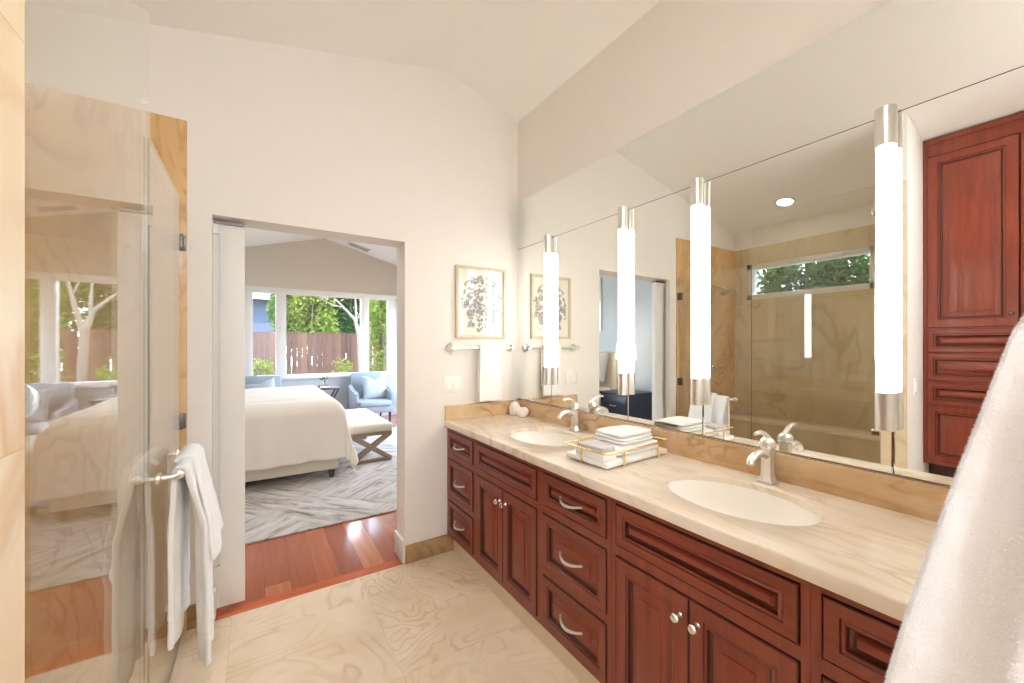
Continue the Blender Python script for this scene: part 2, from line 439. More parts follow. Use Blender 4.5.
b.box(XW-.15, XW, .7, SY0+.02, 0, 3.5).box(XW-.15, XW, SY1, D, 0, 3.5).box(XW-.15, XW, SY0+.02, SY1, 0, SZ0).box(XW-.15, XW, SY0+.02, SY1, SZ1, 3.5)
struct('wall_shower', b, M['paint'], label='outer shower wall with high window', cat='wall')
# tile cladding
TT = 2.421
b = B().box(XW, XW+.012, .905, D-.012, 0, SZ0).box(XW, XW+.012, SY1, D-.012, SZ0, SZ1).box(XW, XW+.012, .905, SY0+.02, SZ0, SZ1).box(XW, XW+.012, .905, D-.012, SZ1, TT)
struct('wall_tile_shower', b, M['tile'], label='golden stone tile on outer shower wall', cat='tile')
struct('wall_tile_end', B().box(XW, -.274, D-.012, D, 0, TT), M['tileb'], label='golden stone tile on wall behind shower door hinges', cat='tile')
struct('wall_tile_column', B().box(G-.012, G, .777, .905, 0, TT).box(XW+.012, G-.012, .893, .905, 0, TT), M['tilec'], label='pale golden stone tile facing the column beside camera', cat='tile')

def slab(x0, x1, y0, y1, f, th=.12):
    return [(x0, y0, f(x0)), (x1, y0, f(x1)), (x1, y0, f(x1)+th), (x0, y0, f(x0)+th)], (0, y1-y0, 0)
b = B(); b.prism(*slab(-1.52, RX, -1.75, D+.085, cz)); b.prism(*slab(RX, 1.78, -1.75, D+.085, cz))
struct('ceiling', b, M['ceil'], label='cream vaulted bathroom ceiling', cat='ceiling')
bz = lambda x: 3.27 - .27*abs(x-1.03)
b = B(); b.prism(*slab(-1.75, 1.03, D+.085, 8.75, bz)); b.prism(*slab(1.03, 3.6, D+.085, 8.75, bz))
struct('ceiling_bedroom', b, M['ceil'], label='vaulted bedroom ceiling', cat='ceiling')

# bedroom shell
b = B()
WX0, WX1, WZ0, WZ1 = -.10, 2.245, .80, 2.27
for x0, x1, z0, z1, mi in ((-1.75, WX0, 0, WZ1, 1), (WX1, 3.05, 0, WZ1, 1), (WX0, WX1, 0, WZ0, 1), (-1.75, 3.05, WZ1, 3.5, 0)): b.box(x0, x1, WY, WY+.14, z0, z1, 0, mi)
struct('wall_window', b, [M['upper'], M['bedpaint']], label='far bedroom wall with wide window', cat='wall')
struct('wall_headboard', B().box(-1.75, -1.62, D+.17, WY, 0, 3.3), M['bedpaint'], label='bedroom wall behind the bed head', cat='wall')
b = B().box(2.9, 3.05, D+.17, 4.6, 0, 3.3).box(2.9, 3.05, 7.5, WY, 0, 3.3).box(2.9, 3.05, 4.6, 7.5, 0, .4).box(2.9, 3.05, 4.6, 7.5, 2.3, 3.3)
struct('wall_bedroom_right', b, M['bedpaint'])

# baseboards
struct('baseboard_right', B().box(.781, 1.11, D-.014, D, 0, .112, .003), M['base'], label='stone baseboard between doorway and vanity', cat='baseboard')
struct('baseboard_left', B().box(-.274, -.179, D-.014, D, 0, .112, .003), M['base'], label='stone baseboard between shower and doorway', cat='baseboard')
struct('trim_2', B().box(.765, .781, D+.004, D+.185, 0, .14, .004), M['white'], label='white baseboard wrapped round right door jamb', cat='baseboard')
struct('trim_3', B().box(-.179, -.165, D+.004, D+.052, 0, .14, .004), M['white'], label='white baseboard on left door jamb', cat='baseboard')
struct('baseboard_bedroom', B().box(-1.62, 2.9, WY-.016, WY, 0, .14, .004), M['white'])

# main bedroom window: frame with three lights
b = B(); fy0, fy1 = WY-.02, WY+.09
b.box(WX0-.08, WX1+.07, WY-.045, WY+.02, 2.262, 2.325, .004)
b.box(WX0-.06, WX1+.05, WY-.05, WY+.05, WZ0-.025, WZ0+.02, .004)
for x0, x1 in ((WX0-.05, -.035), (.29, .442), (1.662, 1.806), (2.165, WX1+.045)): b.box(x0, x1, fy0, fy1, WZ0, WZ1, .004)
b.box(WX0, WX1, fy0+.01, fy1, WZ0, .852, .004).box(WX0, WX1, fy0+.01, fy1, 2.232, WZ1, .004)
win = struct('window_1', b, M['white'], label='white three part bedroom window overlooking fence', cat='window')
for x0, x1 in ((-.035, .29), (.442, 1.662), (1.806, 2.165)):
    obj('pane', B().box(x0-.004, x1+.004, WY+.03, WY+.036, .848, 2.236), M['pane'], win)
# shower window
b = B()
x0, x1 = XW-.10, XW+.004
b.box(x0, x1, SY0+.03, SY1, SZ0, SZ0+.055, .003).box(x0, x1, SY0+.03, SY1, SZ1-.055, SZ1, .003)
b.box(x0, x1, SY0+.03, SY0+.09, SZ0, SZ1, .003).box(x0, x1, SY1-.055, SY1, SZ0, SZ1, .003).box(x0, x1, 1.22, 1.25, SZ0, SZ1, .003)
win2 = struct('window_2', b, M['white'], label='long narrow white window high in the shower', cat='window')
obj('pane', B().box(XW-.05, XW-.044, SY0+.08, SY1-.05, SZ0+.05, SZ1-.05), M['pane'], win2)
for y in (2.12, 1.45):
    obj('latch', B().box(XW+.004, XW+.02, y-.07, y+.07, SZ1-.034, SZ1-.022, .002).box(XW+.004, XW+.03, y-.012, y+.012, SZ1-.045, SZ1-.02, .002), M['nickel'], win2)
# unseen outer windows added to bring in fill daylight
b = B()
for q in ((-1.60, -1.55, .6, 2.6), (-1.00, -.95, .6, 2.6), (-1.55, -1.00, .6, .65), (-1.55, -1.00, 2.55, 2.6)): b.box(G-.08, G-.02, q[0], q[1], q[2], q[3], .003)
b5 = B()
for q in ((-.20, -.16, 2.22, 2.84), (1.46, 1.50, 2.22, 2.84), (-.16, 1.46, 2.22, 2.26), (-.16, 1.46, 2.80, 2.84), (.64, .67, 2.26, 2.80)): b5.box(q[0], q[1], -1.73, -1.67, q[2], q[3], .003)
w5 = struct('added_window_5', b5, M['white']); obj('pane', B().box(-.17, 1.47, -1.70, -1.694, 2.25, 2.81), M['pane'], w5)
w3 = struct('added_window_3', b, M['white']); obj('pane', B().box(G-.053, G-.047, -1.56, -.99, .64, 2.56), M['pane'], w3)
b = B()
for q in ((4.6, 4.66, .4, 2.3), (7.44, 7.5, .4, 2.3), (4.66, 7.44, .4, .46), (4.66, 7.44, 2.24, 2.3), (6.02, 6.08, .46, 2.24)): b.box(2.93, 3.02, q[0], q[1], q[2], q[3], .003)
w4 = struct('added_window_4', b, M['white']); obj('pane', B().box(2.97, 2.976, 4.65, 7.45, .45, 2.25), M['pane'], w4)

# pocket door (slid into the wall, leading stile showing)
def shaker(b, x0, x1, z0, z1, y, th, st, top, bot, rec):
    b.box(x1-st, x1, y, y+th, z0, z1, .002).box(x0, x0+st, y, y+th, z0, z1, .002)
    b.box(x0+st, x1-st, y, y+th, z1-top, z1).box(x0+st, x1-st, y, y+th, z0, z0+bot)
    b.box(x0+st, x1-st, y+rec, y+th-rec, z0+bot, z1-top)
    return b
d1 = struct('door_1', shaker(B(), -1.00, -.046, .022, 1.972, D+.068, .04, .106, .05, .21, .015), M['white'], label='white pocket door slid mostly into the wall', cat='door')
struct('trim_4', B().box(-.178, -.046, D+.062, D+.112, 1.973, 1.984), M['bronze'], label='dark strip put in for the gap line above the sliding door', cat='track')  # dark strip stands in for the dark gap over the door

# ------------------------------------------------------------------ vanity cabinets
ZK = .862; FX = 1.076; FT = .018
def front(b, y0, y1, z0, z1, fw, x=FX, sgn=-1):
    prof = [(0, 0), (0, FT-.003), (.003, FT), (fw-.012, FT), (fw-.009, FT-.004), (fw-.004, FT-.004), (fw, FT-.001), (fw+.003, FT-.011), (fw+.008, FT-.0135)]
    mats = [0, 1, 1, 0, 1, 0, 0, 1, 1]
    small = min(y1-y0, z1-z0)/2 - fw - .015
    sl = min(.032, small*.6)
    prof += [(fw+.011, FT-.0135), (fw+.011+sl*.9, FT-.005), (fw+.0118+sl*.9, FT-.0015), (fw+.015+sl*.9, FT-.0005)]
    mats += [1, 0, 0, 0]
    b.rings(lambda a, c, d: (x+sgn*d, a, c), y0, y1, z0, z1, prof, mats[:len(prof)]+[0])
    return b
def pull(parent, y, z, L=.062):
    pts = []
    for i in range(15):
        t = -1+2*i/14; pts.append((FX-FT-.028*(1-t*t)-.002, y+L*t, z-.008*(1-t*t)))
    b_ = B().tube(pts, [.0042+.0024*(1-abs(-1+2*i/14)) for i in range(15)], 10)
    for s_ in (-1, 1): b_.cyl((FX-FT+.001, y+s_*L, z), (FX-FT-.006, y+s_*L, z), .0055, .0045, 12)
    return obj('handle', b_, M['nickel'], parent)
def knob(parent, y, z, x=FX-FT, sg=-1, mat='chrome'):
    b_ = B().lathe([(.0001, 0), (.009, 0), (.006, sg*.004), (.0045, sg*.014), (.007, sg*.018), (.0125, sg*.021), (.0135, sg*.026), (.010, sg*.031), (.0001, sg*.033)], (x, y, z), 'x', 20)
    return obj('knob', b_, M[mat], parent)
CH = [M['cherry'], M['glaze']]
def cabinet(name, y0, y1, kind, label, cat):
    t = thing(name, label, cat, ((FX+XM)/2, (y0+y1)/2, 0))
    s_ = .02
    b_ = B()
    b_.box(FX+.02, XM, y0+.002, y0+.02, .118, ZK-.042).box(FX+.02, XM, y1-.02, y1-.002, .118, ZK-.042).box(FX+.02, XM, y0+.02, y1-.02, .118, .136).box(XM-.012, XM, y0+.02, y1-.02, .136, ZK-.042)
    rails = [(.802, ZK-.042), (.622, .656), (.118, .136)] if kind != 'drawers' else [(.802, ZK-.042), (.622, .656), (.352, .383), (.118, .136)]
    F0 = FX-.013
    b_.box(F0, FX+.02, y0+.0005, y0+s_, .118, ZK-.042).box(F0, FX+.02, y1-s_, y1-.0005, .118, ZK-.042)
    for z0, z1 in rails: b_.box(F0, FX+.02, y0+s_, y1-s_, z0, z1)
    obj('body', b_, M['cherry'], t)
    a, c = y0+.0238, y1-.0238
    if kind == 'drawers':
        for z0, z1 in ((.660, .798), (.387, .618), (.1395, .348)):
            d_ = obj('drawer', front(B(), a, c, z0, z1, .042), [M['cherryh'], M['glaze']], t)
            pull(d_, (a+c)/2, (z0+z1)/2)
    else:
        obj('false_front', front(B(), a, c, .660, .798, .042), [M['cherryh'], M['glaze']], t)
        m_ = (a+c)/2
        for p0, p1, ky in ((a, m_-.0015, m_-.028), (m_+.0015, c, m_+.028)):
            d_ = obj('door', front(B(), p0, p1, .1395, .618, .055), CH, t)
            knob(d_, ky, .555)
    return t
cabinet('drawer_cabinet', 2.040, D-.003, 'drawers', 'cherry drawer cabinet of the vanity against the doorway wall', 'cabinet')
cabinet('sink_cabinet', 1.418, 2.040, 'doors', 'cherry sink cabinet under the far basin', 'cabinet')
cabinet('drawer_cabinet', .997, 1.418, 'drawers', 'cherry drawer cabinet under the gold tray between two sink cabinets', 'cabinet')
cabinet('sink_cabinet', .393, .997, 'doors', 'cherry sink cabinet under the near basin', 'cabinet')
cabinet('drawer_cabinet', -.055, .393, 'drawers', 'cherry drawer cabinet partly hidden by the hanging towel', 'cabinet')
struct('trim_5', B().box(1.101, 1.14, -.055, D-.015, 0, .117), M['toe'], label='pale stone toe kick below the vanity', cat='toe kick')

# countertop with two oval cutouts
SINKS = [(1.322, 1.725), (1.322, .700)]; AX, AY = .172, .232
def countertop():
    b_ = B(); bm = b_.bm
    x0, x1, y0, y1, z0, z1 = 1.044, XM, -.055, D-.001, ZK-.02, ZK
    ycuts = [y0, .35, 1.05, 1.375, 2.075, y1]
    N = 48
    xf = x0; x0 = xf+.006
    def ring(c, z, inner):
        out_ = []
        for k_ in range(N):
            a = 2*math.pi*k_/N
            out_.append((c[0]+AX*math.cos(a)*inner, c[1]+AY*math.sin(a)*inner, z))
        return out_
    def patch(ya, yb, z):
        b_.poly([(x0, ya, z), (x1, ya, z), (x1, yb, z), (x0, yb, z)])
    def holed(ya, yb, c, z):
        inner = [bm.verts.new(p) for p in ring(c, z, 1.014 if z > ZK-.01 else 1)]
        outer = []
        for k_ in range(N):
            a = 2*math.pi*k_/N; dx, dy = math.cos(a)*AX, math.sin(a)*AY
            tx = ((x1-c[0]) if dx > 0 else (x0-c[0]))/dx if abs(dx) > 1e-9 else 1e9
            ty = ((yb-c[1]) if dy > 0 else (ya-c[1]))/dy if abs(dy) > 1e-9 else 1e9
            t = min(tx, ty); outer.append(bm.verts.new((c[0]+dx*t, c[1]+dy*t, z)))
        for k_ in range(N):
            j = (k_+1) % N
            p, q = outer[k_].co, outer[j].co
            on = lambda v: ('x0' if abs(v.x-x0) < 1e-6 else 'x1' if abs(v.x-x1) < 1e-6 else '') + ('a' if abs(v.y-ya) < 1e-6 else 'b' if abs(v.y-yb) < 1e-6 else '')
            same = abs(p.x-q.x) < 1e-6 or abs(p.y-q.y) < 1e-6
            if same: bm.faces.new((inner[k_], outer[k_], outer[j], inner[j]))
            else:
                cx_ = x0 if min(abs(p.x-x0), abs(q.x-x0)) < 1e-6 else x1
                cy_ = ya if min(abs(p.y-ya), abs(q.y-ya)) < 1e-6 else yb
                bm.faces.new((inner[k_], outer[k_], bm.verts.new((cx_, cy_, z)), outer[j], inner[j]))
        return inner
    for z in (z1, z0):
        patch(ycuts[0], ycuts[1], z); patch(ycuts[2], ycuts[3], z); patch(ycuts[4], ycuts[5], z)
    top = [holed(ycuts[3], ycuts[4], SINKS[0], z1), holed(ycuts[1], ycuts[2], SINKS[1], z1)]
    bot = [holed(ycuts[3], ycuts[4], SINKS[0], z0), holed(ycuts[1], ycuts[2], SINKS[1], z0)]
    for t_, u_, c in zip(top, bot, SINKS):
        m1 = [bm.verts.new(p) for p in ring(c, z1-.0012, 1.004)]; m2 = [bm.verts.new(p) for p in ring(c, z1-.004, 1)]
        for p_, q_ in ((t_, m1), (m1, m2), (m2, u_)):
            for k_ in range(N): bm.faces.new((p_[k_], p_[(k_+1) % N], q_[(k_+1) % N], q_[k_]))
    # eased front edge and sides
    b_.poly([(x1, y0, z0), (x1, y0, z1), (x1, y1, z1), (x1, y1, z0)])
    b_.poly([(x0, y0, z0), (x1, y0, z0), (x1, y0, z1), (x0, y0, z1)]); b_.poly([(x0, y1, z0), (x1, y1, z0), (x1, y1, z1), (x0, y1, z1)])
    pr = [(xf+.006, ZK), (xf+.003, ZK-.0008), (xf+.0008, ZK-.003), (xf, ZK-.006), (xf, ZK-.035), (xf+.0015, ZK-.0385), (xf+.005, ZK-.04), (xf+.04, ZK-.04), (xf+.04, ZK-.02), (xf+.006, ZK-.02)]
    for (xa, za), (xb, zb_) in zip(pr, pr[1:]): b_.poly([(xa, y0, za), (xb, y0, zb_), (xb, y1, zb_), (xa, y1, za)])
    for yy in (y0, y1): b_.poly([(xa, yy, za) for xa, za in pr])
    bmesh.ops.remove_doubles(bm, verts=bm.verts, dist=1e-5)
    return b_
ct = thing('countertop', 'long cream travertine worktop with two oval basin cutouts', 'worktop', (1.33, 1.19, ZK-.04))
obj('slab', countertop(), M['counter'], ct, smooth=40)
obj('backsplash', B().box(XM-.022, XM, -.055, D-.001, ZK, .962, .002), M['splash'], ct)
obj('side_splash', B().box(1.046, XM-.022, D-.021, D-.001, ZK, .957, .002), M['splash'], ct)

for i, (cx_, cy_) in enumerate(SINKS):
    t = thing('basin', ['far white oval undermount basin near the doorway wall', 'near white oval undermount basin beside the gold tray'][i], 'sink', (cx_, cy_, ZK-.19), 'undermount basins')
    prof = [(1.06, ZK-.0205), (.99, ZK-.0205), (.99, ZK-.032), (.97, ZK-.075), (.92, ZK-.11), (.80, ZK-.145), (.60, ZK-.168), (.35, ZK-.178), (.12, ZK-.182), (.0005, ZK-.182)]
    outp = [(.0005, ZK-.195), (.4, ZK-.192), (.7, ZK-.18), (.9, ZK-.15), (1.0, ZK-.10), (1.06, ZK-.040), (1.06, ZK-.0205)]
    obj('bowl', B().lathe(prof, (cx_, cy_, 0), 'z', 64, sx=AX, sy=AY, cap=False).lathe(outp, (cx_, cy_, 0), 'z', 64, sx=AX, sy=AY, cap=False), M['porc'], t, smooth=60)
    obj('drain', B().lathe([(.0005, ZK-.178), (.016, ZK-.178), (.022, ZK-.1785), (.022, ZK-.184), (.0005, ZK-.184)], (cx_, cy_, 0), 'z', 24), M['chrome'], t)

def faucet(x, y, label):
    z = ZK
    t = thing('faucet', label, 'faucet', (x, y, z), 'single lever basin faucets')
    b_ = B().box(x-.026, x+.026, y-.026, y+.026, z, z+.010, .004)
    b_.lathe([(.030, z+.010), (.026, z+.020), (.0225, z+.035), (.0215, z+.075), (.023, z+.118), (.0245, z+.124), (.0245, z+.130)], (x, y, 0), 'z', 8)
    obj('base', b_, M['nickel'], t, smooth=20)
    n_ = 14; pts = []; rs = []
    for i in range(n_):
        u = i/(n_-1); pts.append((x-.012-.100*u, y, z+.098+.016*math.sin(u*2.9)-.006*u*u*u)); rs.append(.0135-.001*u+.002*max(0, u-.75)*4)
    pts.append((pts[-1][0]-.008, y, pts[-1][2]-.013)); rs.append(.0125)
    obj('spout', B().tube(pts, rs, 16), M['nickel'], t, smooth=60)
    hd = obj('handle', B().lathe([(.0245, z+.131), (.025, z+.146), (.020, z+.156), (.012, z+.163), (.0005, z+.165)], (x, y, 0), 'z', 24)
             .tube([(x+.012-.10*u, y, z+.155+.030*math.sin(u*2.2)+.004*u) for u in [i/9 for i in range(10)]], [.0095-.0035*i/9 for i in range(10)], 12), M['nickel'], t, smooth=60)
    obj('collar', B().lathe([(.0252, z+.127), (.0262, z+.129), (.0262, z+.132), (.0252, z+.134)], (x, y, 0), 'z', 24), M['chrome'], t)
    return t
faucet(1.548, 1.730, 'brushed nickel lever faucet behind the far basin')
faucet(1.548, .705, 'brushed nickel lever faucet behind the near basin')

# ------------------------------------------------------------------ mirrors and tube lamps
ZS = 2.0545; ZB = .966; ZT = 2.398
LY = [2.039, 1.413, 1.004, .396]
ys = [D-.001, 2.036, 1.402, .993, .386, -.055]
mlab = ['narrow mirror door in the corner beside the framed art', 'mirror door between first and second tube lamps from the corner', 'narrow mirror door between second and third tube lamps',
        'wide mirror door behind the near faucet between third and fourth tube lamps', 'mirror door reflecting the tall cherry cabinet']
for i in range(5):
    y1, y0 = ys[i], ys[i+1]
    b_ = B().rings(lambda a, c, d: (XM+.005-d, a, c), y0+.0012, y1-.0012, ZB, ZS-.0012, [(0, .0008), (0, .0046), (.003, .005)], [0, 0, 0, 0])
    tag(obj('mirror_door', b_, M['mirror'], None, smooth=0), mlab[i], 'mirror', 'mirror doors over the vanity')
tag(obj('mirror_strip', B().rings(lambda a, c, d: (XM+.005-d, a, c), -.055, D-.001, ZS+.0012, ZT, [(0, .0008), (0, .005)], [0, 0, 0]), M['mirror'], None, smooth=0),
    'long plain mirror strip above the mirror doors', 'mirror')

tag(obj('mirror_gap_shade', B().box(XM+.0045, XM+.0052, -.055, D-.001, ZB-.003, ZT), M['bronze'], None), 'dark panel added as shade in the thin seams between mirrors', 'panel')  # dark sheet added to put shade into the gaps around the mirrors

def lamp(y, label):
    t = thing('wall_lamp', label, 'lamp', (1.5905, y, 1.10), 'vertical tube lamps on the mirror')
    x = 1.5905
    obj('tube', B().lathe([(.0005, 1.210), (.0225, 1.210), (.0225, 1.955), (.0005, 1.955)], (x, y, 0), 'z', 28), M['tube'], t)
    obj('lower_cap', B().lathe([(.0005, 1.100), (.024, 1.100), (.0255, 1.102), (.0255, 1.214), (.0235, 1.215)], (x, y, 0), 'z', 28), M['nickel'], t)
    obj('upper_cap', B().lathe([(.0235, 1.950), (.0255, 1.951), (.0255, 2.064), (.024, 2.066), (.0005, 2.066)], (x, y, 0), 'z', 28), M['nickel'], t)
    obj('back_plate', B().box(1.606, XM, y-.011, y+.011, 1.105, 2.060, .002), M['nickel'], t)
    return t
l0 = lamp(LY[0], 'lit vertical tube lamp nearest the corner with framed art')
for y, lb in zip(LY[1:], ['lit vertical tube lamp second from the corner, over the far basin', 'lit vertical tube lamp third from the corner, above the gold tray side', 'large lit tube lamp beside the reflected cherry cabinet']):
    dup(l0, (1.5905, y, 1.10), lb)

# ------------------------------------------------------------------ back wall: art, towel bar, switch
t = thing('framed_art', 'framed print of grey foliage shapes hung above the towel bar', 'picture', (1.311, D-.012, 1.406))
x0, x1, z0, z1 = 1.118, 1.503, 1.406, 1.892
fb = B()
for q in ((x0, x0+.018, z0, z1), (x1-.018, x1, z0, z1), (x0+.018, x1-.018, z0, z0+.018), (x0+.018, x1-.018, z1-.018, z1)): fb.box(q[0], q[1], D-.026, D, q[2], q[3], .002)
obj('frame', fb, M['frame'], t)
ab = B().box(x0+.016, x1-.016, D-.010, D-.004, z0+.016, z1-.016, mi=3); rnd = random.Random(3)
cxa, cza = 1.318, 1.647
n_ = 0
while n_ < 800:
    u, v = rnd.uniform(-1, 1), rnd.uniform(-1, 1)
    r_ = math.hypot(u, v)
    if r_ > .97+.35*mnoise.noise(Vector((u*2.6, v*2.6, 4.1))): continue
    if mnoise.noise(Vector((u*4.5+9, v*4.5, 1.0))) < -.18: continue
    px_, pz_ = cxa+u*.158, cza+v*.195; a = rnd.uniform(0, 3.14); L, W = rnd.uniform(.007, .0125), rnd.uniform(.003, .005)
    ca, sa = math.cos(a), math.sin(a); yy = D-.0102-.0004*(n_ % 5)/5
    ab.poly([(px_+L*math.cos(q)*ca-W*math.sin(q)*sa, yy, pz_+L*math.cos(q)*sa+W*math.sin(q)*ca) for q in [k_*math.pi/4 for k_ in range(8)]], rnd.choice((0, 0, 0, 1, 1, 2))); n_ += 1
art = obj('artwork', ab, [M['ink1'], M['ink2'], M['ink3'], M['paper']], t, smooth=0, recalc=False)
obj('glass', B().box(x0+.016, x1-.016, D-.018, D-.016, z0+.016, z1-.016), M['artglass'], t, smooth=0)

t = thing('towel_bar', 'brushed nickel towel bar mounted below the framed art', 'towel bar', (1.31, D, 1.338))
obj('bar', B().cyl((1.062, D-.062, 1.338), (1.558, D-.062, 1.338), .0085, seg=18), M['nickel'], t)
for x in (1.084, 1.543):
    rs = obj('rosette', B().lathe([(.0005, 0), (.030, 0), (.030, -.006), (.024, -.012), (.012, -.018), (.010, -.042), (.0145, -.050), (.0145, -.074), (.0005, -.076)], (x, D, 1.338), 'y', 28), M['nickel'], t, smooth=50)

def drape(c0, width_vec, r, front_len, back_len, out_dir, nW=40, waves=3, amp=.006, seed=1, flare=.0, hem=True, amp_top=.15):
    """cloth hung over a bar: c0 bar centre at one end, width_vec along bar, out_dir horizontal front direction"""
    c0, wv, od = Vector(c0), Vector(width_vec), Vector(out_dir).normalized(); rn = random.Random(seed)
    ph = [rn.uniform(0, 6.28) for _ in range(4)]
    path = []
    nb, na, nf = 26, 9, 40
    for i in range(nb+1): path.append(('b', back_len*(1-i/nb)))
    for i in range(1, na): path.append(('a', math.pi*i/na))
    for i in range(nf+1): path.append(('f', front_len*i/nf))
    b_ = B()
    def fn(u, v):
        kind, val = path[round(v*(len(path)-1))]
        w_ = (u-.5)
        wave = math.sin(u*waves*2*math.pi+ph[0])*.6+math.sin(u*waves*4.3+ph[1]+val*3)*.4
        if kind == 'a': off, z = -math.cos(val)*r, math.sin(val)*r; k_ = amp_top
        elif kind == 'f': off, z = r, -val; k_ = amp_top+(1-amp_top)*min(1, val/.25); off += flare*(val/front_len)**1.3
        else: off, z = -r, -val; k_ = amp_top+(1-amp_top)*min(1, val/.25)
        s_ = 1 if kind == 'f' else -.5
        off += s_*amp*wave*k_*(1 if kind != 'a' else .3)
        jig = mnoise.noise(Vector((u*9+seed, val*12, seed)))*.002
        wd = w_*(1+(.05*math.sin(val*5+ph[2]) if kind == 'f' else 0))
        return c0 + wv*(wd+.5) + od*(off+jig) + Vector((0, 0, z))
    b_.grid(fn, nW, len(path))
    return b_
SOL = lambda t_: [('SOLIDIFY', dict(thickness=t_, offset=0.0)), ('SUBSURF', dict(levels=1, render_levels=1))]
tag(obj('hand_towel', drape((1.262, D-.062, 1.338), (.17, 0, 0), .017, .36, .30, (0, -1, 0), waves=1.2, amp=.005, seed=5), M['terry'], None, smooth=180, mods=SOL(.009)),
    'white hand towel hung over the bar below the framed art', 'towel')

t = thing('light_switch', 'white double rocker light switch plate left of the towel bar', 'switch', (1.098, D, 1.042))
obj('plate', B().box(1.038, 1.158, D-.006, D, 1.042, 1.152, .002), M['plast'], t)
for x in (1.075, 1.121):
    obj('rocker', B().prism([(x-.017, D-.006, 1.066), (x-.017, D-.0105, 1.066), (x-.017, D-.007, 1.128), (x-.017, D-.006, 1.128)], (.034, 0, 0)), M['plast'], t, smooth=0)
t = thing('light_switch', 'small white switch on the wall beside the reflected cherry cabinet', 'switch', (-.47, .777, 1.02))
obj('plate', B().box(-.505, -.435, .771, .777, 1.02, 1.135, .002), M['plast'], t); obj('rocker', B().box(-.487, -.453, .766, .772, 1.045, 1.11, .001), M['plast'], t)

# ------------------------------------------------------------------ counter objects
rib = lambda n, a: (lambda ang, h: 1+a*abs(math.sin(n*ang/2)))
def shell(c, r, h, label, name, ribs):
    prof = [(.0005, 0)] + [(r*math.sin(math.pi*(i+1)/14)**.75, h*(1-math.cos(math.pi*(i+1)/14))/2) for i in range(12)] + [(.0008, h*.96)]
    return tag(obj(name, B().lathe(prof, c, 'z', 64, wob=rib(ribs, .06)), M['urchin'], None, smooth=60), label, 'ornament')
shell((1.545, 2.262, ZK), .041, .070, 'round pale ribbed shell on the worktop in front of the tall one', 'shell_ornament', 16)
t = thing('shell_ornament', 'taller pale shell ornament in the worktop corner', 'ornament', (1.545, 2.362, ZK))
prof = [(.0005, 0), (.030, 0), (.037, .018), (.039, .040), (.036, .066), (.026, .086), (.014, .094), (.0005, .096)]
obj('body', B().lathe(prof, (1.545, 2.362, ZK), 'z', 48, wob=rib(14, .05)), M['urchin'], t, smooth=60)
obj('stem', B().tube([(1.545, 2.362, ZK+.094), (1.545, 2.36, ZK+.108), (1.549, 2.358, ZK+.116)], [.004, .003, .002], 8), M['urchin'], t)

# gold railed tray with towels
TA = R(3); tcx, tcy = 1.352, 1.232
ua, ub = Vector((math.cos(TA), math.sin(TA), 0)), Vector((-math.sin(TA), math.cos(TA), 0))   # ua across the counter, ub along it
TP = lambda a, b_, z: Vector((tcx, tcy, z)) + ua*a + ub*b_
HA, HB = .205, .115
t = thing('vanity_tray', 'white stone tray with gold wire rail on the worktop', 'tray', (tcx, tcy, ZK))
obj('base', B().obox(TP(0, 0, ZK+.018), ua, ub, (0, 0, 1), HA, HB, .011, .006), M['marblew'], t)
RA, RB, RZt = HA+.006, HB+.006, ZK+.066
cr = .018; loop = []
for sx, sy, a0 in ((1, 1, 0), (-1, 1, 90), (-1, -1, 180), (1, -1, 270)):
    for k_ in range(5):
        a = R(a0+k_*22.5); loop.append(TP(sx*(RA-cr)+cr*math.cos(a), sy*(RB-cr)+cr*math.sin(a), RZt))
obj('rail', B().tube(loop, .0034, 10, closed=True), M['brass'], t, smooth=60)
for a, b_ in ((-RA, .015), (RA, .015), (-.105, -RB), (.125, -RB), (-.105, RB), (.125, RB)):
    inn = Vector((0, 0, 0)) - (ua*a/abs(a)*.014 if abs(abs(a)-RA) < 1e-6 else ub*b_/abs(b_)*.014)
    p = TP(a, b_, RZt)
    obj('post', B().tube([p, TP(a, b_, ZK+.008), TP(a, b_, ZK+.0035), TP(a, b_, ZK+.0032)+inn*.5, TP(a, b_, ZK+.0032)+inn], .0036, 8), M['brass'], t, smooth=60)

def folded(c, hx, hy, th, layers, name, label, mat, seed):
    """folded cloth: stacked rounded layers joined by a fold at -ub side"""
    rn = random.Random(seed); b_ = B(); n_ = 26
    lt = th/layers
    for L in range(layers):
        zc = c[2]+lt*(L+.5)
        ex, ey = hx*(1-.025*L*rn.uniform(.3, 1)), hy*(1-.03*L*rn.uniform(.2, 1))
        def fn(u, v, zc=zc, ex=ex, ey=ey, L=L):
            a = 2*math.pi*u; ph = math.pi*(v-.5)
            ce, se = math.cos(a), math.sin(a)
            pw = lambda q, e: math.copysign(abs(q)**e, q)
            x_ = ex*pw(ce, .22)*pw(max(0, math.cos(ph)), .35); y_ = ey*pw(se, .22)*pw(max(0, math.cos(ph)), .35)
            z_ = lt*.53*pw(math.sin(ph), .6)+.0022*mnoise.noise(Vector((x_*22+seed, y_*22, L*3.1)))+(.004 if L else 0)*mnoise.noise(Vector((x_*9, y_*9, seed+L)))
            return Vector((c[0], c[1], max(c[2]+.0006, zc+z_))) + ua*x_ + ub*y_
        b_.grid(fn, 72, n_, closeu=True)
    bmesh.ops.remove_doubles(b_.bm, verts=b_.bm.verts, dist=1e-5)
    return tag(obj(name, b_, mat, None, smooth=180), label, 'towel')
zt = ZK+.0295
p = TP(.045, .005, 0)
folded((p.x, p.y, zt), .145, .095, .036, 2, 'folded_towel', 'lower folded white towel on the gold railed tray', M['terry'], 2)
p = TP(.058, .012, 0)
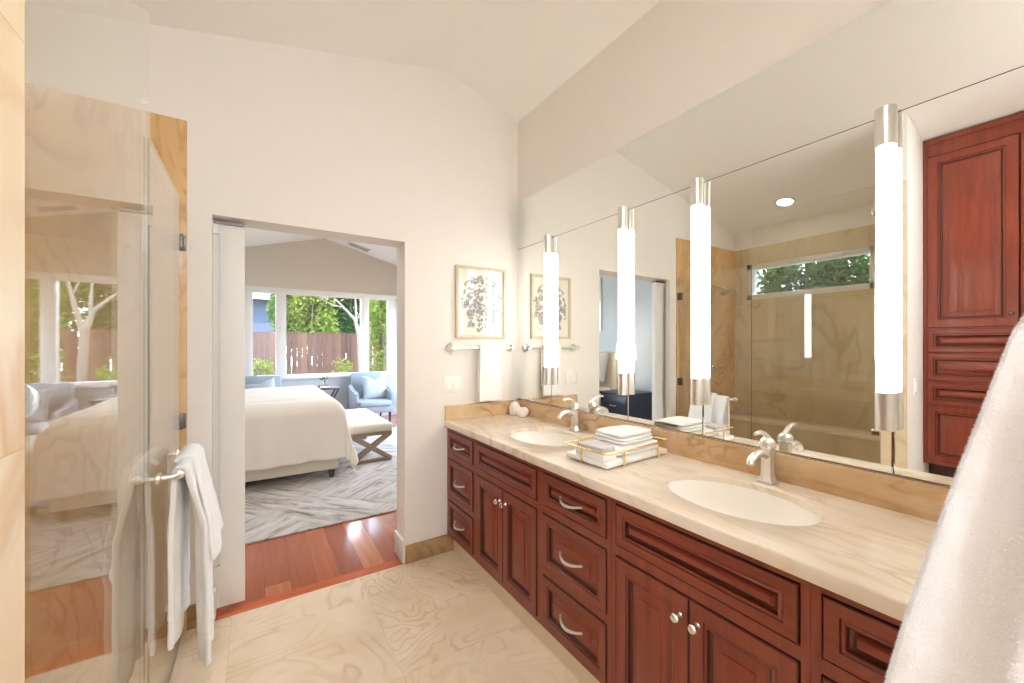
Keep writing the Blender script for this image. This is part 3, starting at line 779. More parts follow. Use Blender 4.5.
folded((p.x, p.y, zt+.038), .112, .086, .046, 3, 'folded_towel', 'topmost folded white washcloth of the tray stack', M['terry'], 6)
p = TP(-.155, -.012, 0)
tag(obj('soap_box', B().obox((p.x, p.y, zt+.014), ua, ub, (0, 0, 1), .040, .078, .014, .002), M['plast'], None), 'white paper box under the grey soap bar', 'box')
p = TP(-.148, -.006, 0)
tag(obj('soap_bar', B().obox((p.x, p.y, zt+.0285+.010), ua, ub, (0, 0, 1), .040, .070, .010, .003), M['greybox'], None), 'grey patterned wrapped soap resting on white box in tray', 'soap')

# ------------------------------------------------------------------ shower
YE = 1.728; GT = .010
# fixed panel with rounded upper corner
pts = [(G-GT/2, .906, .004), (G-GT/2, YE, .004)]
rc = .05
for k_ in range(9): a = R(k_*11.25); pts.append((G-GT/2, YE-rc+rc*math.cos(a), 2.435-rc+rc*math.sin(a)))
pts.append((G-GT/2, .906, 2.435))
t = thing('glass_screen', 'tall fixed clear glass shower panel beside the tiled column', 'shower panel', (G, 1.32, 0))
obj('glass', B().prism(pts, (GT, 0, 0)), M['glass'], t, smooth=0)
for z in (2.26, .765): obj('clip', B().box(G-.016, G+.016, .906, .95, z-.022, z+.022, .003), M['chrome'], t)
t = thing('shower_door', 'frameless clear glass shower door hinged at the tiled wall', 'shower door', (G, 2.1, 0))
obj('glass', B().box(G-GT/2, G+GT/2, YE+.005, D-.020, .008, 2.030), M['glass'], t, smooth=0)
obj('seal', B().box(G-.004, G+.004, YE+.006, D-.020, .001, .0085), M['bronze'], t)
obj('seal', B().box(G-.0026, G+.0026, YE+.0032, YE+.0055, .008, 2.03), M['bronze'], t)
for z in (1.838, .998):
    obj('hinge', B().box(G-.010, G+.010, D-.056, D-.012, z-.036, z+.036, .003).box(G-.010, G+.017, D-.020, D-.012, z-.036, z+.036, .002), M['bronze'], t)
BX = G+.062; BZ = .885; BY0, BY1 = 1.865, 2.245
hb = B().tube([(G+.004, BY0, BZ-.004), (G+.035, BY0, BZ-.002), (BX-.012, BY0+.002, BZ), (BX-.003, BY0+.008, BZ), (BX, BY0+.02, BZ), (BX, BY1-.02, BZ), (BX-.003, BY1-.008, BZ), (BX-.012, BY1-.002, BZ), (G+.035, BY1, BZ-.002), (G+.004, BY1, BZ-.004)], .0085, 14)
for y, sg in ((BY0, 1), (BY1, -1)): hb.lathe([(.0005, -.004), (.013, -.003), (.016, 0), (.013, .003), (.0005, .004)], (BX-.002, y+sg*.006, BZ), 'y', 20)
for y in (BY0, BY1): hb.lathe([(.0005, .005), (.022, .005), (.022, .010), (.014, .014), (.0005, .014)], (G, y, BZ-.004), 'x', 24)
obj('towel_handle', hb, M['nickel'], t, smooth=50)

def door_towel():
    b_ = B(); y0, y1 = 1.895, 2.225; n_ = 72
    path = [('b', .64*(1-i/50)) for i in range(51)] + [('a', math.pi*i/10) for i in range(1, 10)] + [('f', .765*i/60) for i in range(61)]
    r = .018
    def fn(u, v):
        k_, val = path[round(v*(len(path)-1))]
        if k_ == 'a': off, z, g = -math.cos(val)*r, math.sin(val)*r, .0
        else: off, z, g = (r if k_ == 'f' else -r), -val, min(1, val/.22)
        fold = math.sin(u*2*math.pi*2.0+.6)*.6+math.sin(u*2*math.pi*3.3+1.1)*.25
        if k_ == 'f': off += g*(.026+.026*fold)+.012*(val/.74)
        elif k_ == 'b': off -= g*(.004+.013*fold)
        hem = (.003 if k_ == 'f' else -.003)*math.sin(val*230)*g if (.52 < val < .57 and k_ == 'b') or (.62 < val < .67 and k_ == 'f') else 0
        sq = 1-(.28 if k_ == 'f' else .10)*min(1, val/.45)*(k_ != 'a')
        jig = mnoise.noise(Vector((u*14, val*14, 2.0)))*.0028
        zz = z + ((.012*math.sin(u*6)+.03*(u-.5))*min(1, val/.4) if k_ == 'f' else (.03*(u-.5)*min(1, val/.4) if k_ == 'b' else 0))
        return Vector((BX+off+jig+hem, (y0+y1)/2+(u-.5)*(y1-y0)*sq, BZ+zz))
    b_.grid(fn, n_, len(path))
    # loose outer flap folded over the far half
    pathf = [('a', math.pi*i/10) for i in range(1, 10)] + [('f', .35*i/30) for i in range(31)]
    def fn2(u, v):
        k_, val = pathf[round(v*(len(pathf)-1))]
        r2 = .034
        if k_ == 'a': off, z, g = -math.cos(val)*r2, math.sin(val)*r2, 0
        else: off, z, g = r2, -val, min(1, val/.2)
        q = val/.35
        off += g*(.018+.012*math.sin(u*5+.4)) + (.062*q**1.2*(.5+.5*u) if k_ == 'f' else 0)
        zz = z - (.05*(1-u)*q if k_ == 'f' else 0)
        jig = mnoise.noise(Vector((u*11+5, val*13, 7.0)))*.0028
        return Vector((BX+off+jig, 2.01+u*.205+(.03*q*(u-.3) if k_ == 'f' else 0), BZ+zz))
    b_.grid(fn2, 36, len(pathf))
    return b_
tag(obj('bath_towel', door_towel(), M['terry'], None, smooth=180, mods=SOL(.019)), 'white towel draped over the shower door handle', 'towel')

# shower fittings
t = thing('shower_spray', 'chrome shower head on a short arm over the shower', 'shower head', (-.84, D-.012, 1.95))
obj('flange', B().lathe([(.0005, 0), (.030, 0), (.026, -.008), (.012, -.014), (.0005, -.014)], (-.84, D-.012, 1.985), 'y', 24), M['chrome'], t)
obj('arm', B().tube([(-.84, D-.014, 1.985), (-.84, D-.06, 1.99), (-.84, D-.11, 1.978), (-.84, D-.15, 1.95)], .010, 12), M['chrome'], t, smooth=60)
hb = B().lathe([(.012, .02), (.016, 0), (.030, -.022), (.052, -.046), (.056, -.056), (.052, -.060), (.0005, -.060)], (0, 0, 0), 'z', 32)
rot = Matrix.Rotation(R(-32), 4, 'X')
for v in hb.bm.verts: v.co = rot @ v.co + Vector((-.84, D-.155, 1.948))
obj('head', hb, M['chrome'], t, smooth=50)
t = thing('shower_valve', 'round chrome shower valve seen through the glass panel', 'valve', (-.82, D-.012, 1.05))
obj('plate', B().lathe([(.0005, 0), (.080, 0), (.080, -.004), (.070, -.010), (.034, -.016), (.0005, -.016)], (-.82, D-.012, 1.13), 'y', 40), M['chrome'], t, smooth=40)
obj('lever', B().lathe([(.026, -.014), (.024, -.05), (.018, -.058), (.0005, -.058)], (-.82, D-.012, 1.13), 'y', 24).tube([(-.82, D-.06, 1.13), (-.84, D-.068, 1.102), (-.855, D-.072, 1.065)], [.009, .008, .006], 12), M['chrome'], t, smooth=50)
t = thing('shower_bench', 'tiled shower bench below the high window', 'bench', (-1.15, 1.67, 0))
obj('base', B().box(XW+.013, -.985, .907, D-.013, 0, .585), M['tile'], t); obj('seat', B().box(XW+.013, -.965, .907, D-.013, .585, .617, .004), M['counter'], t)

# recessed lights: the one seen reflected over the shower, and added, unseen fill lights
def can(x, y, label, f=cz, slope=None):
    lm = 'cans' if x < -.5 else 'can' if f is cz else 'canb'
    z = f(x); t_ = thing('downlight', label, 'ceiling light', (x, y, z))
    sl = SL if f is cz and x < RX else (-SR if f is cz else (.27 if x < 1.03 else -.27))
    def tilt(b_):
        for v in b_.bm.verts: v.co.z += sl*(v.co.x-x)
        return b_
    obj('trim_ring', tilt(B().lathe([(.062, z-.001), (.085, z-.001), (.083, z-.007), (.064, z-.009), (.062, z-.001)], (x, y, 0), 'z', 36, cap=False)), M['white'], t_)
    obj('lens', tilt(B().lathe([(.0005, z-.005), (.062, z-.005), (.062, z-.002), (.0005, z-.002)], (x, y, 0), 'z', 32)), M[lm], t_)
can(-.95, 1.754, 'lit round recessed light over the shower')
can(.45, -.6, 'added recessed fill light behind the camera'); can(1.2, -.75, 'added recessed fill light behind the short vanity wall')
can(.45, -1.25, 'added recessed fill light near the bathroom rear wall'); can(.0, .05, 'added recessed fill light overhead beside the camera')
can(.2, 3.6, 'added recessed bedroom fill light past the doorway', bz); can(1.9, 4.4, 'added recessed bedroom fill light near the added side window', bz)

# ------------------------------------------------------------------ linen cabinet (seen in the mirror)
LX = -.668
t = thing('linen_cabinet', 'tall cherry built-in linen cabinet seen in the mirror', 'cabinet', (LX-.25, .36, .545))
yl, yr = .774, -.056
bb = B().box(LX-.43, LX-.02, yr, yl, .545, 2.64)
for q in ((yl-.022, yl, .545, 2.765), (yr, yr+.022, .545, 2.765), (yr+.022, yl-.022, .545, .572), (yr+.022, yl-.022, 2.645, 2.765), (yr+.022, yl-.022, .944, .956), (yr+.022, yl-.022, 1.105, 1.118), (yr+.022, yl-.022, 1.298, 1.308), (yr+.022, yl-.022, 1.46, 1.475)):
    bb.box(LX-.02, LX+.012, q[0], q[1], q[2], q[3], .001)
bb.box(LX-.003, LX+.022, yr, yl, 2.725, 2.765, .004)
obj('body', bb, M['cherry'], t)
mid = (yl+yr)/2
for p0, p1, ky in ((mid+.002, yl-.020, mid+.030), (yr+.020, mid-.002, mid-.030)):
    d_ = obj('door', front(B(), p0, p1, 1.474, 2.640, .062, LX, 1), CH, t); knob(d_, ky, 1.55, LX+FT, 1, 'bronze')
    d_ = obj('lower_door', front(B(), p0, p1, .570, .946, .050, LX, 1), CH, t)
for z0, z1 in ((1.308, 1.461), (1.117, 1.299), (.956, 1.106)):
    d_ = obj('drawer', front(B(), yr+.020, yl-.020, z0, z1, .040, LX, 1), [M['cherryh'], M['glaze']], t)
    for ky in (mid-.02, ): knob(d_, ky, (z0+z1)/2, LX+FT, 1, 'bronze')
tag(obj('cabinet_plinth', B().box(LX-.55, LX-.16, yr, yl, 0, .10).box(LX-.55, LX-.13, yr, yl, .10, .545, .004), M['darkwood'], None), 'dark recessed plinth under the tall cherry cabinet', 'plinth')

# ------------------------------------------------------------------ near towel on its hook
t = thing('robe_hook', 'nickel wall hook holding the near white towel', 'hook', (.78, -.05, 1.56))
obj('plate', B().box(.772, .780, -.075, -.035, 1.545, 1.605, .003), M['nickel'], t)
obj('prong', B().tube([(.775, -.055, 1.575), (.745, -.055, 1.570), (.728, -.055, 1.580), (.722, -.055, 1.60)], .006, 12), M['nickel'], t, smooth=60)

def near_towel():
    b_ = B(); nu, nv = 150, 130
    ztop, zbot = 1.585, .66
    def fn(u, v):
        z = ztop-(ztop-zbot)*v
        d = ztop-z
        a = (u-.5)*2                                   # -1 rear edge .. 1 far edge (towards +y)
        tab = [(1.60, .020), (1.50, .062), (1.37, .117), (1.20, .160), (1.0, .206), (.90, .226), (.60, .275)]
        for (za, ya), (zb_, yb) in zip(tab, tab[1:]):
            if za >= z >= zb_: half_f = ya+(yb-ya)*(za-z)/(za-zb_)
        half_b = .018+.10*(1-math.exp(-d/.15))+.05*d
        y = -.045+(half_f*max(0, a)-half_b*max(0, -a))
        fold = math.sin(a*6.2+.5)*.5+math.sin(a*11+1.9)*.28
        k_ = min(1, d/.22)
        x = .735-.028*math.sqrt(max(0, 1-a*a))*(.6+.4*k_)-.014*k_*fold-.026*k_*(lambda q: q*q*(3-2*q))(min(1, max(0, (.66-a)/.12)))-.02*d*(1-abs(a))
        x += .0022*mnoise.noise(Vector((y*34, z*30, 3)))+.004*mnoise.noise(Vector((y*9, z*7, 8)))
        return Vector((x, y, z))
    b_.grid(fn, nu, nv)
    # back layer so the cloth has depth
    def fn2(u, v):
        p_ = fn(u, v); a = (u-.5)*2
        return Vector((p_.x+.030*(1-a**6)+.004, p_.y, p_.z))
    b_.grid(fn2, nu, nv)
    # loose pile: short tufts standing off the cloth
    bm = b_.bm; bm.normal_update(); rn = random.Random(11)
    def surf(u, v): return fn(u, v)
    for i in range(85000):
        u, v = rn.random(), rn.random()**.9*.92
        if i % 5 == 0: u = 1-rn.random()*.012
        e = 1e-3
        p0 = surf(u, v); du = surf(min(1, u+e), v)-surf(max(0, u-e), v); dv = surf(u, min(1, v+e))-surf(u, max(0, v-e))
        nrm = du.cross(dv)
        if nrm.length < 1e-12: continue
        nrm.normalize()
        if nrm.x > 0: nrm = -nrm
        if u > .985: nrm = (nrm*.4+Vector((0, 1, 0))).normalized()
        L = rn.uniform(.0014, .0034); d_ = (nrm+Vector((rn.uniform(-.7, .7), rn.uniform(-.7, .7), rn.uniform(-.9, .5)))).normalized()
        s_ = d_.cross(Vector((rn.uniform(-1, 1), rn.uniform(-1, 1), rn.uniform(-1, 1)))).normalized()*.00042
        a_ = [bm.verts.new(p0-s_), bm.verts.new(p0+s_), bm.verts.new(p0+d_*L)]
        bm.faces.new(a_)
    return b_
tag(obj('bath_towel', near_towel(), M['terryn'], None, smooth=180, recalc=False), 'large fluffy white towel hanging closest to the camera', 'towel')

# ------------------------------------------------------------------ bedroom
struct_rug = tag(obj('rug', B().box(-.94, 2.25, 3.25, 6.55, .0, .014, .005), M['rug'], None), 'grey and cream streaked rug under the bed', 'rug')

BX0, BX1, BY0_, BY1_ = -1.45, .745, 4.33, 6.20; BT = .79
t = thing('bed', 'wide bed under a white duvet on the streaked rug', 'bed', ((BX0+BX1)/2, (BY0_+BY1_)/2, .014))
obj('base', B().box(BX0, BX1-.03, BY0_+.02, BY1_-.02, .105, .34, .02), M['upholst'], t)
obj('mattress', B().box(BX0, BX1-.02, BY0_+.02, BY1_-.02, .34, .70, .06, seg=3), M['duvet'], t)
obj('headboard', B().box(BX0-.12, BX0, BY0_-.03, BY1_+.03, .10, 1.25, .03), M['upholst'], t)
for x in (BX0+.1, BX1-.09):
    for y in (BY0_+.09, BY1_-.09): obj('leg', B().cyl((x, y, .014), (x, y, .106), .022, .032, 16), M['bronze'], t)
def duvet():
    b_ = B(); r = .11; drop = .63
    def prof(d):                                        # distance past the edge -> (out, down)
        if d <= 0: return d, 0.0
        q = r*math.pi/2
        if d < q: a = d/r; return r*math.sin(a), r*(1-math.cos(a))
        return r, r+(d-q)
    nx, ny = 120, 150
    xs = [BX0+.55+(BX1-r-BX0-.55+drop)*i/(nx-1) for i in range(nx)]
    ysv = [BY0_+r-drop+(BY1_-BY0_-2*r+2*drop)*j/(ny-1) for j in range(ny)]
    def fn(u, v):
        X = xs[round(u*(nx-1))]; Y = ysv[round(v*(ny-1))]
        ex = X-(BX1-r); ny0 = (BY0_+r)-Y; ny1 = Y-(BY1_-r)
        ox, dx = prof(ex)
        if ny0 > ny1: oy, dy = prof(ny0); sg = -1; base = BY0_+r
        else: oy, dy = prof(ny1); sg = 1; base = BY1_-r
        z = BT-((dx**2.1+dy**2.1)**(1/2.1))
        x = (BX1-r)+ox; y = base+sg*oy
        fy, fx = min(1, dy/.55), min(1, dx/.55)
        y += sg*(fy*(.020+.016*math.sin(X*10.5+.6)+.008*math.sin(X*23)+.030*mnoise.noise(Vector((X*7, Y*1.5, 5)))) + .05*fy*fx)
        x += fx*(.07+.022*math.sin(Y*11)+.010*math.sin(Y*25)) + .06*fx*fy
        if dx < .02 and dy < .02: z += .010*mnoise.noise(Vector((X*2.4, Y*2.4, 0)))-.012*max(0, 1-abs(ny0+.14)/.05)*(1 if ny0 > ny1 else 0)
        z = max(z, .035)
        return Vector((x, y, z+.006*mnoise.noise(Vector((X*5, Y*5, 3.3)))))
    b_.grid(fn, nx, ny); return b_
obj('duvet', duvet(), M['duvet'], t, smooth=180, mods=[('SOLIDIFY', dict(thickness=.016, offset=-1.0))])

def pillow(c, ux, uy, un, hx, hy, th, name, label, mat, cat='pillow', group=None, chop=0.0):
    c, ux, uy, un = Vector(c), Vector(ux).normalized(), Vector(uy).normalized(), Vector(un).normalized()
    b_ = B()
    for sg in (1, -1):
        def fn(u, v, sg=sg):
            a, b2 = 2*u-1, 2*v-1
            e = max(0, (1-a**4))*max(0, (1-b2**4))
            pinch = 1-.10*(1-abs(a)**2)*abs(b2)**3; pin2 = 1-.10*(1-abs(b2)**2)*abs(a)**3
            y_ = b2*hy*pinch
            if chop and b2 > 0: y_ -= chop*hy*math.exp(-(a/.30)**2)*b2**2
            return c+ux*(a*hx*pin2)+uy*y_+un*(sg*th*(e**.45)*(1-.4*chop*math.exp(-(a/.3)**2)*max(0, b2))+.003*mnoise.noise(Vector((a*3, b2*3, sg))))
        b_.grid(fn, 30, 30)
    bmesh.ops.remove_doubles(b_.bm, verts=b_.bm.verts, dist=1e-4)
    return tag(obj(name, b_, mat, None, smooth=180), label, cat, group)
for i, y in enumerate((4.78, 5.68)):
    pillow((BX0+.13, y, .80+.22), (0, 1, 0), (-.28, 0, 1), (1, 0, .28), .42, .25, .10, 'pillow', ['grey pillow propped at the bed head nearest the nightstand', 'grey pillow propped at far side of bed head'][i], M['greypil'])
    pillow((BX0+.34, y+.02, .80+.18), (0, 1, 0), (-.45, 0, 1), (1, 0, .45), .34, .20, .085, 'pillow', ['white pillow leaning on the grey pillow near the nightstand', 'white pillow leaning on the far grey pillow'][i], M['duvet'])

t = thing('bench', 'upholstered bench with crossed oak legs at the bed foot', 'bench', (1.115, 5.33, .014))
bx0, bx1, by0, by1 = .875, 1.355, 4.66, 6.00
obj('cushion', B().box(bx0, bx1, by0, by1, .36, .452, .028, seg=3), M['upholst'], t)
obj('apron', B().box(bx0+.01, bx1-.01, by0+.01, by1-.01, .325, .365, .004), M['benchw'], t)
for y in (by0+.05, by1-.05):
    for s_ in (-1, 1):
        p0, p1 = Vector((1.115-s_*.225, y+s_*.001, .035)), Vector((1.115+s_*.215, y+s_*.001, .335)); d_ = p1-p0
        obj('crossed_leg', B().obox((p0+p1)/2, d_, (0, 1, 0), d_.cross(Vector((0, 1, 0))), d_.length/2, .024, .028, .003), M['benchw'], t)
    obj('foot_bar', B().box(bx0+.01, bx1-.01, y-.02, y+.02, .015, .052, .003), M['benchw'], t)

def armchair(cx_, yf, label):
    t_ = thing('armchair', label, 'armchair', (cx_, yf+.36, 0), 'pale blue armchairs under the window')
    W = .325
    obj('seat', B().box(cx_-W+.055, cx_+W-.055, yf-.03, yf+.56, .31, .41, .04, seg=3), M['bluefab'], t_)
    obj('seat_frame', B().box(cx_-W+.02, cx_+W-.02, yf+.01, yf+.66, .20, .315, .015), M['bluefab'], t_)
    bk = B(); bk.obox((cx_, yf+.63, .58), (1, 0, 0), (0, 1, -.22), (0, .22, 1), W-.055, .055, .29, .035)
    obj('backrest', bk, M['bluefab'], t_)
    for s_ in (-1, 1):
        ar = B(); x = cx_+s_*(W-.03)
        ar.prism([(x-.032, yf+.04, .22), (x-.032, yf+.03, .53), (x-.032, yf+.10, .565), (x-.032, yf+.40, .575), (x-.032, yf+.62, .66), (x-.032, yf+.68, .22)], (.064, 0, 0))
        bmesh.ops.bevel(ar.bm, geom=ar.bm.edges[:], offset=.015, segments=2, affect='EDGES')
        obj('arm', ar, M['bluefab'], t_)
        obj('leg', B().cyl((cx_+s_*(W-.07), yf+.06, .0), (cx_+s_*(W-.07), yf+.06, .21), .014, .024, 12), M['darkwood'], t_)
        obj('leg', B().tube([(cx_+s_*(W-.07), yf+.70, .0), (cx_+s_*(W-.07), yf+.60, .21)], [.014, .024], 12), M['darkwood'], t_)
    return t_
ac = armchair(1.72, 6.94, 'pale blue armchair beside the window end of the bench')
pillow((1.80, 7.34, .60), (1, 0, 0), (0, .28, 1), (0, -1, .28), .22, .22, .08, 'throw_pillow', 'pale square pillow with dented top on the armchair beyond the bench', M['pillow'], chop=.30)
dup(ac, (.09, 7.30, 0), 'pale blue armchair mostly hidden behind the bed')
pillow((.10, 7.33, .60), (1, .0, .25), (-.25, .28, 1), (0, -1, .28), .205, .205, .075, 'throw_pillow', 'pale pillow on the armchair hidden behind the bed', M['pillow'], chop=.1)

t = thing('side_table', 'small dark side table with crossed legs between the armchairs', 'table', (1.02, 7.22, 0))
obj('top', B().box(.865, 1.175, 7.06, 7.38, .635, .660, .005), M['darkwood'], t)
for y in (7.09, 7.35):
    for s_ in (-1, 1):
        p0, p1 = Vector((1.02-s_*.16, y+s_*.012, .0)), Vector((1.02+s_*.14, y+s_*.012, .64)); d_ = p1-p0
        obj('crossed_leg', B().obox((p0+p1)/2, d_, (0, 1, 0), d_.cross(Vector((0, 1, 0))), d_.length/2, .010, .013, .002), M['darkwood'], t)
t = thing('book', 'dark closed book lying on the side table', 'book', (.955, 7.20, .66))
obj('cover', B().box(.875, 1.035, 7.10, 7.31, .660, .664).box(.875, 1.035, 7.10, 7.31, .694, .698).box(.875, .879, 7.10, 7.31, .664, .694), M['darkwood'], t); obj('pages', B().box(.880, 1.031, 7.104, 7.306, .664, .694), M['paper'], t)
t = thing('flower_vase', 'small glass vase with white flowers on the book', 'vase', (.965, 7.20, .698))
obj('vase', B().lathe([(.0005, .699), (.030, .699), (.038, .72), (.040, .75), (.030, .775), (.024, .785)], (.965, 7.20, 0), 'z', 24, cap=False), M['vase'], t, smooth=60)
rn = random.Random(4); st = B(); fl = B(); lf = B()
for i in range(7):
    a = i*.9; e = Vector((.965+.05*math.cos(a), 7.20+.05*math.sin(a), .82+.05*rn.random()))
    st.tube([(.965, 7.20, .705), (.965+.01*math.cos(a), 7.20+.01*math.sin(a), .77), e], .002, 6)
    for k_ in range(6):
        q = k_*1.047; d_ = Vector((math.cos(q), math.sin(q), .5))*.02; n2 = Vector((-math.sin(q), math.cos(q), 0))*.010
        fl.poly([e, e+d_*.6+n2, e+d_, e+d_*.6-n2])
    l_ = e-Vector((0, 0, .04)); lf.poly([l_, l_+Vector((.02, .01, .02)), l_+Vector((.05*math.cos(a), .05*math.sin(a), .03)), l_+Vector((-.01, .02, .0))])
obj('stems', st, M['leaf2'], t); obj('blossoms', fl, M['plast'], t, smooth=0); obj('leaves', lf, M['leaf2'], t, smooth=0)

t = thing('nightstand', 'navy nightstand with drawers beside the bed', 'nightstand', (-1.25, 3.92, .0))
obj('body', B().box(-1.52, -.98, 3.66, 4.16, .08, .665, .006), M['navy'], t); obj('top', B().box(-1.54, -.96, 3.64, 4.18, .665, .695, .005), M['navy'], t)
for x in (-1.47, -1.03):
    for y in (3.70, 4.12): obj('leg', B().box(x-.025, x+.025, y-.025, y+.025, 0, .085, .003), M['navy'], t)
for z0, z1 in ((.10, .37), (.385, .65)):
    d_ = obj('drawer', B().box(-.982, -.965, 3.68, 4.14, z0, z1, .004), M['navy'], t)
    obj('handle', B().tube([(-.966, 3.86, (z0+z1)/2), (-.945, 3.865, (z0+z1)/2), (-.945, 3.955, (z0+z1)/2), (-.966, 3.96, (z0+z1)/2)], .005, 10), M['nickel'], d_)
t = thing('table_lamp', 'lit table lamp with white shade on the nightstand', 'lamp', (-1.24, 3.92, .695))
lx, ly = -1.24, 3.92
obj('base', B().lathe([(.0005, .696), (.085, .696), (.085, .712), (.05, .72), (.06, .78), (.075, .87), (.06, .97), (.03, 1.04), (.015, 1.06), (.012, 1.14)], (lx, ly, 0), 'z', 32), M['porc'], t, smooth=50)
obj('lamp_shade', B().lathe([(.145, 1.160), (.120, 1.420), (.118, 1.420), (.143, 1.160), (.145, 1.160)], (lx, ly, 0), 'z', 40, cap=False), M['shade'], t, smooth=60)
t = thing('framed_picture', 'framed picture on the bedroom wall over the bed head', 'picture', (-1.6, 5.3, 1.6))
obj('frame', B().box(-1.62, -1.590, 4.76, 5.86, 1.60, 1.64).box(-1.62, -1.590, 4.76, 5.86, 2.44, 2.48).box(-1.62, -1.590, 4.76, 4.80, 1.64, 2.44).box(-1.62, -1.590, 5.82, 5.86, 1.64, 2.44), M['nickel'], t)
obj('canvas', B().box(-1.615, -1.60, 4.80, 5.82, 1.64, 2.44), M['greypil'], t)

# ceiling vent
t = thing('ceiling_vent', 'white louvred air vent in the bedroom ceiling', 'vent', (1.55, 7.50, 3.1))
vx0, vx1, vy0, vy1 = 1.38, 1.74, 7.38, 7.60
def tl(b_):
    for v in b_.bm.verts: v.co.z += bz(v.co.x)
    return b_
obj('frame', tl(B().box(vx0, vx1, vy0, vy0+.02, -.012, -.001).box(vx0, vx1, vy1-.02, vy1, -.012, -.001).box(vx0, vx0+.02, vy0, vy1, -.012, -.001).box(vx1-.02, vx1, vy0, vy1, -.012, -.001)), M['white'], t)
sb = B()
for i in range(7): sb.box(vx0+.02, vx1-.02, vy0+.03+i*.025, vy0+.038+i*.025, -.010, -.004)
obj('louvre', tl(sb), M['greybox'], t); obj('duct', tl(B().box(vx0+.015, vx1-.015, vy0+.015, vy1-.015, -.003, -.001)), M['bronze'], t)

# ------------------------------------------------------------------ outdoors
struct('ground', B().box(-16, 22, -14, 34, -.45, -.25), M['soil'], label='bare garden ground outside the windows', cat='ground')
t = thing('fence', 'brown wooden board fence across the garden', 'fence', (0, 14.2, -.25))
FY = 14.2
b_ = B(); rn = random.Random(8); x = -6.0
while x < 6.5:
    g_ = .016 if rn.random() < .45 else .004
    b_.box(x, x+.145-g_, FY, FY+.022, -.2, 1.73+rn.uniform(-.006, .006)); x += .145
obj('boards', b_, M['fence'], t, smooth=0)
for z in (1.42, .2): obj('rail', B().box(-6, 6.5, FY+.022, FY+.06, z, z+.09), M['fence'], t)
obj('cap', B().box(-6, 6.5, FY-.01, FY+.07, 1.735, 1.765), M['fence'], t)
for x in (-4.5, -2.1, .3, 2.7, 5.1): obj('post', B().box(x-.045, x+.045, FY+.023, FY+.112, -.3, 1.73), M['fence'], t)

def foliage(name, center, rad, n, size, mat, label, cat, seed, trunk=None, longleaf=1.9, group=None, tm='bark', hollow=.35):
    rn = random.Random(seed); c = Vector(center); t_ = thing(name, label, cat, (c.x, c.y, -.25), group)
    V, F = [], []
    lobes = [(Vector((rn.uniform(-.6, .6)*rad[0], rn.uniform(-.6, .6)*rad[1], rn.uniform(-.6, .6)*rad[2])), rn.uniform(.35, .6)) for _ in range(14)]
    base = Vector((c.x, c.y, -.25))
    for i in range(n):
        lc, lr = rn.choice(lobes)
        d = Vector((rn.gauss(0, 1), rn.gauss(0, 1), rn.gauss(0, 1))).normalized()*(rn.random()**.5)
        p = c+lc+Vector((d.x*rad[0]*lr, d.y*rad[1]*lr, d.z*rad[2]*lr))
        if p.z < -.2: continue
        ax = Vector((rn.gauss(0, 1), rn.gauss(0, 1), rn.gauss(0, .7)-.1)).normalized()
        sd = ax.cross(Vector((rn.gauss(0, 1), rn.gauss(0, 1), rn.gauss(0, 1)))).normalized(); nn = ax.cross(sd)
        L = size*rn.uniform(.6, 1.3); W = L/longleaf/2
        k0 = len(V)
        for q in (p-ax*L/2, p+sd*W+nn*W*.3, p+ax*L/2, p-sd*W+nn*W*.3): V.append(q-base)
        F.append((k0, k0+1, k0+2)); F.append((k0, k0+2, k0+3))
    me = bpy.data.meshes.new('foliage'); me.from_pydata(V, [], F); me.materials.append(mat)
    o = bpy.data.objects.new('foliage', me); COL.objects.link(o); o.parent = t_
    b2 = B()
    if trunk: 
        for pts_, rs_ in trunk: b2.tube(pts_, rs_, 10)
    else:
        for i in range(5):
            a = rn.uniform(0, 6.28); e = c+Vector((math.cos(a)*rad[0]*.5, math.sin(a)*rad[1]*.5, rad[2]*.3))
            b2.tube([(c.x+.1*math.cos(a), c.y+.1*math.sin(a), -.25), ((c.x+e.x)/2, (c.y+e.y)/2, (c.z-.25)/2), e], [.035, .028, .012], 8)
    obj('stems' if not trunk else 'trunk', b2, M[tm], t_, smooth=60)
    return t_
gr = 'shrubs and trees beyond the bedroom window'
foliage('shrub', (2.95, 10.2, 1.5), (.72, .7, 2.0), 11000, .10, M['leaf1'], 'bright lime green shrub filling the narrow right window pane', 'shrub', 21, group=gr)
foliage('shrub', (1.62, 16.2, 2.7), (1.0, .9, 1.8), 7000, .15, M['leaf1'], 'yellow green tree above the fence beside the blue house', 'tree', 22, group=gr)
foliage('shrub', (2.75, 16.8, 2.7), (1.35, .9, 2.1), 10000, .16, M['leaf3'], 'dark green tree above the middle of the fence', 'tree', 23, group=gr)
foliage('shrub', (3.0, 18.0, 3.9), (2.1, .9, 1.5), 13000, .14, M['leaf4'], 'pinkish blossoming branches high above the fence', 'tree', 24, group=gr)
foliage('shrub', (2.0, 20.2, 2.6), (2.4, .8, 2.0), 12000, .18, M['leaf2'], 'tall green tree far behind the fence centre', 'tree', 31, group=gr)
foliage('shrub', (4.7, 16.6, 3.0), (1.8, 1.2, 2.9), 11000, .17, M['leaf2'], 'green tree behind the lime shrub', 'tree', 25, group=gr)
foliage('shrub', (.66, 16.0, 2.9), (.36, .5, 1.3), 2200, .14, M['leaf2'], 'leafy branch overlapping the blue house', 'tree', 29, group=gr)
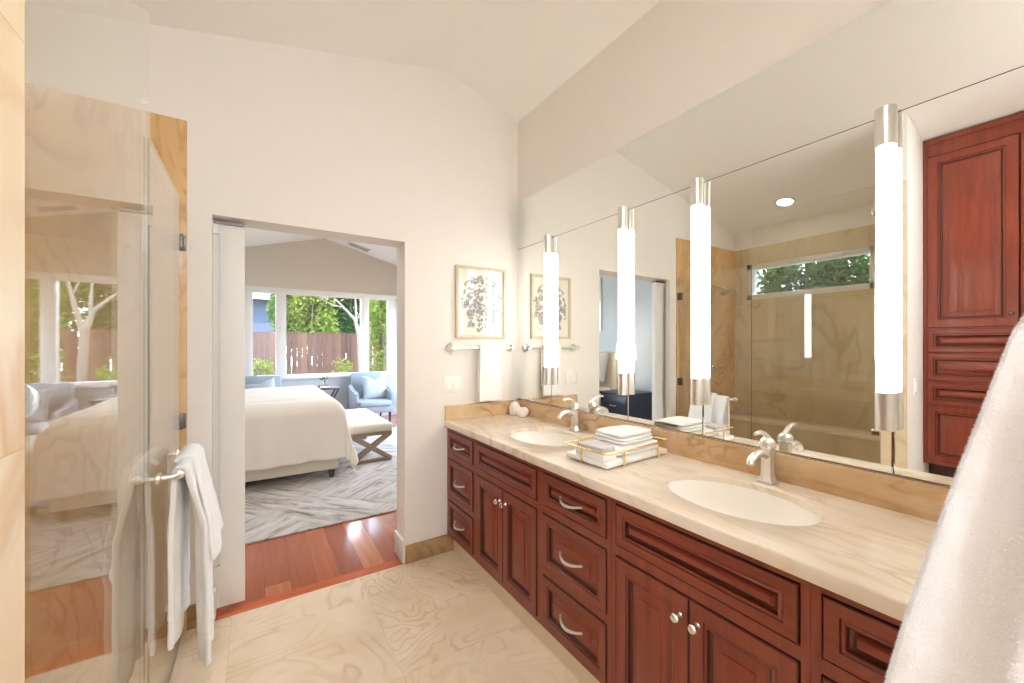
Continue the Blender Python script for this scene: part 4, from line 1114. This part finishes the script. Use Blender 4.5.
foliage('shrub', (.14, 13.3, .42), (.32, .3, .66), 420, .10, M['leaf1'], 'small leafy plant in front of the fence below the blue house', 'plant', 26, group=gr)
foliage('shrub', (2.25, 13.3, .36), (.36, .3, .62), 380, .10, M['leaf1'], 'small leafy plant at the fence foot beside the pale trunk', 'plant', 27, group=gr)
TY = 13.4
foliage('tree', (2.6, TY, 3.6), (1.3, .6, .9), 900, .07, M['leaf4'], 'pale barked tree standing before the fence', 'tree', 28, group=gr, trunk=[
    ([(2.84, TY, -.25), (2.85, TY, .9), (2.81, TY, 1.7), (2.66, TY, 2.2), (2.28, TY, 2.6), (1.8, TY, 3.1)], [.105, .095, .08, .05, .032, .014]),
    ([(2.82, TY, 1.6), (2.98, TY, 2.3), (3.12, TY, 3.0), (3.2, TY, 3.9)], [.07, .05, .032, .015]),
    ([(2.72, TY, 2.1), (2.7, TY+.05, 2.8), (2.54, TY+.1, 3.7)], [.042, .03, .012]), ([(2.35, TY, 2.55), (2.0, TY, 2.6), (1.6, TY, 2.85)], [.03, .02, .008]), ([(3.02, TY, 2.5), (2.85, TY, 3.0), (2.6, TY, 3.1)], [.03, .02, .008])])
for i, (y, z) in enumerate(((1.15, 2.0), (1.75, 2.1), (2.35, 2.0), (.5, 2.1))):
    foliage('oleander', (-2.15, min(y, 2.2), z), (.42, .45, .75), 3600, .17, M['leaf5'], ['oleander bush outside the shower window, middle right of its view', 'oleander bush filling the middle of the shower window', 'oleander bush at the shower window end near the shower head', 'oleander bush outside the hidden end of shower window'][i], 'bush', 40+i, longleaf=7.0, group='oleanders outside the shower window')

t = thing('neighbour_house', 'blue grey neighbouring house behind the fence', 'house', (-1.6, 20.5, -.25))
obj('wall', B().box(-4.8, .62, 19.0, 23, -.25, 3.30), M['house'], t)
obj('roof', B().prism([(-5.2, 18.5, 3.28), (-5.2, 23.4, 3.28), (-5.2, 21, 5.0)], (6.15, 0, 0)), M['roofm'], t)
obj('fascia', B().box(-5.2, .95, 18.46, 18.50, 3.18, 3.40), M['white'], t)
obj('window', B().box(-3.0, -2.0, 18.97, 19.0, 1.4, 2.5), M['pane'], t)
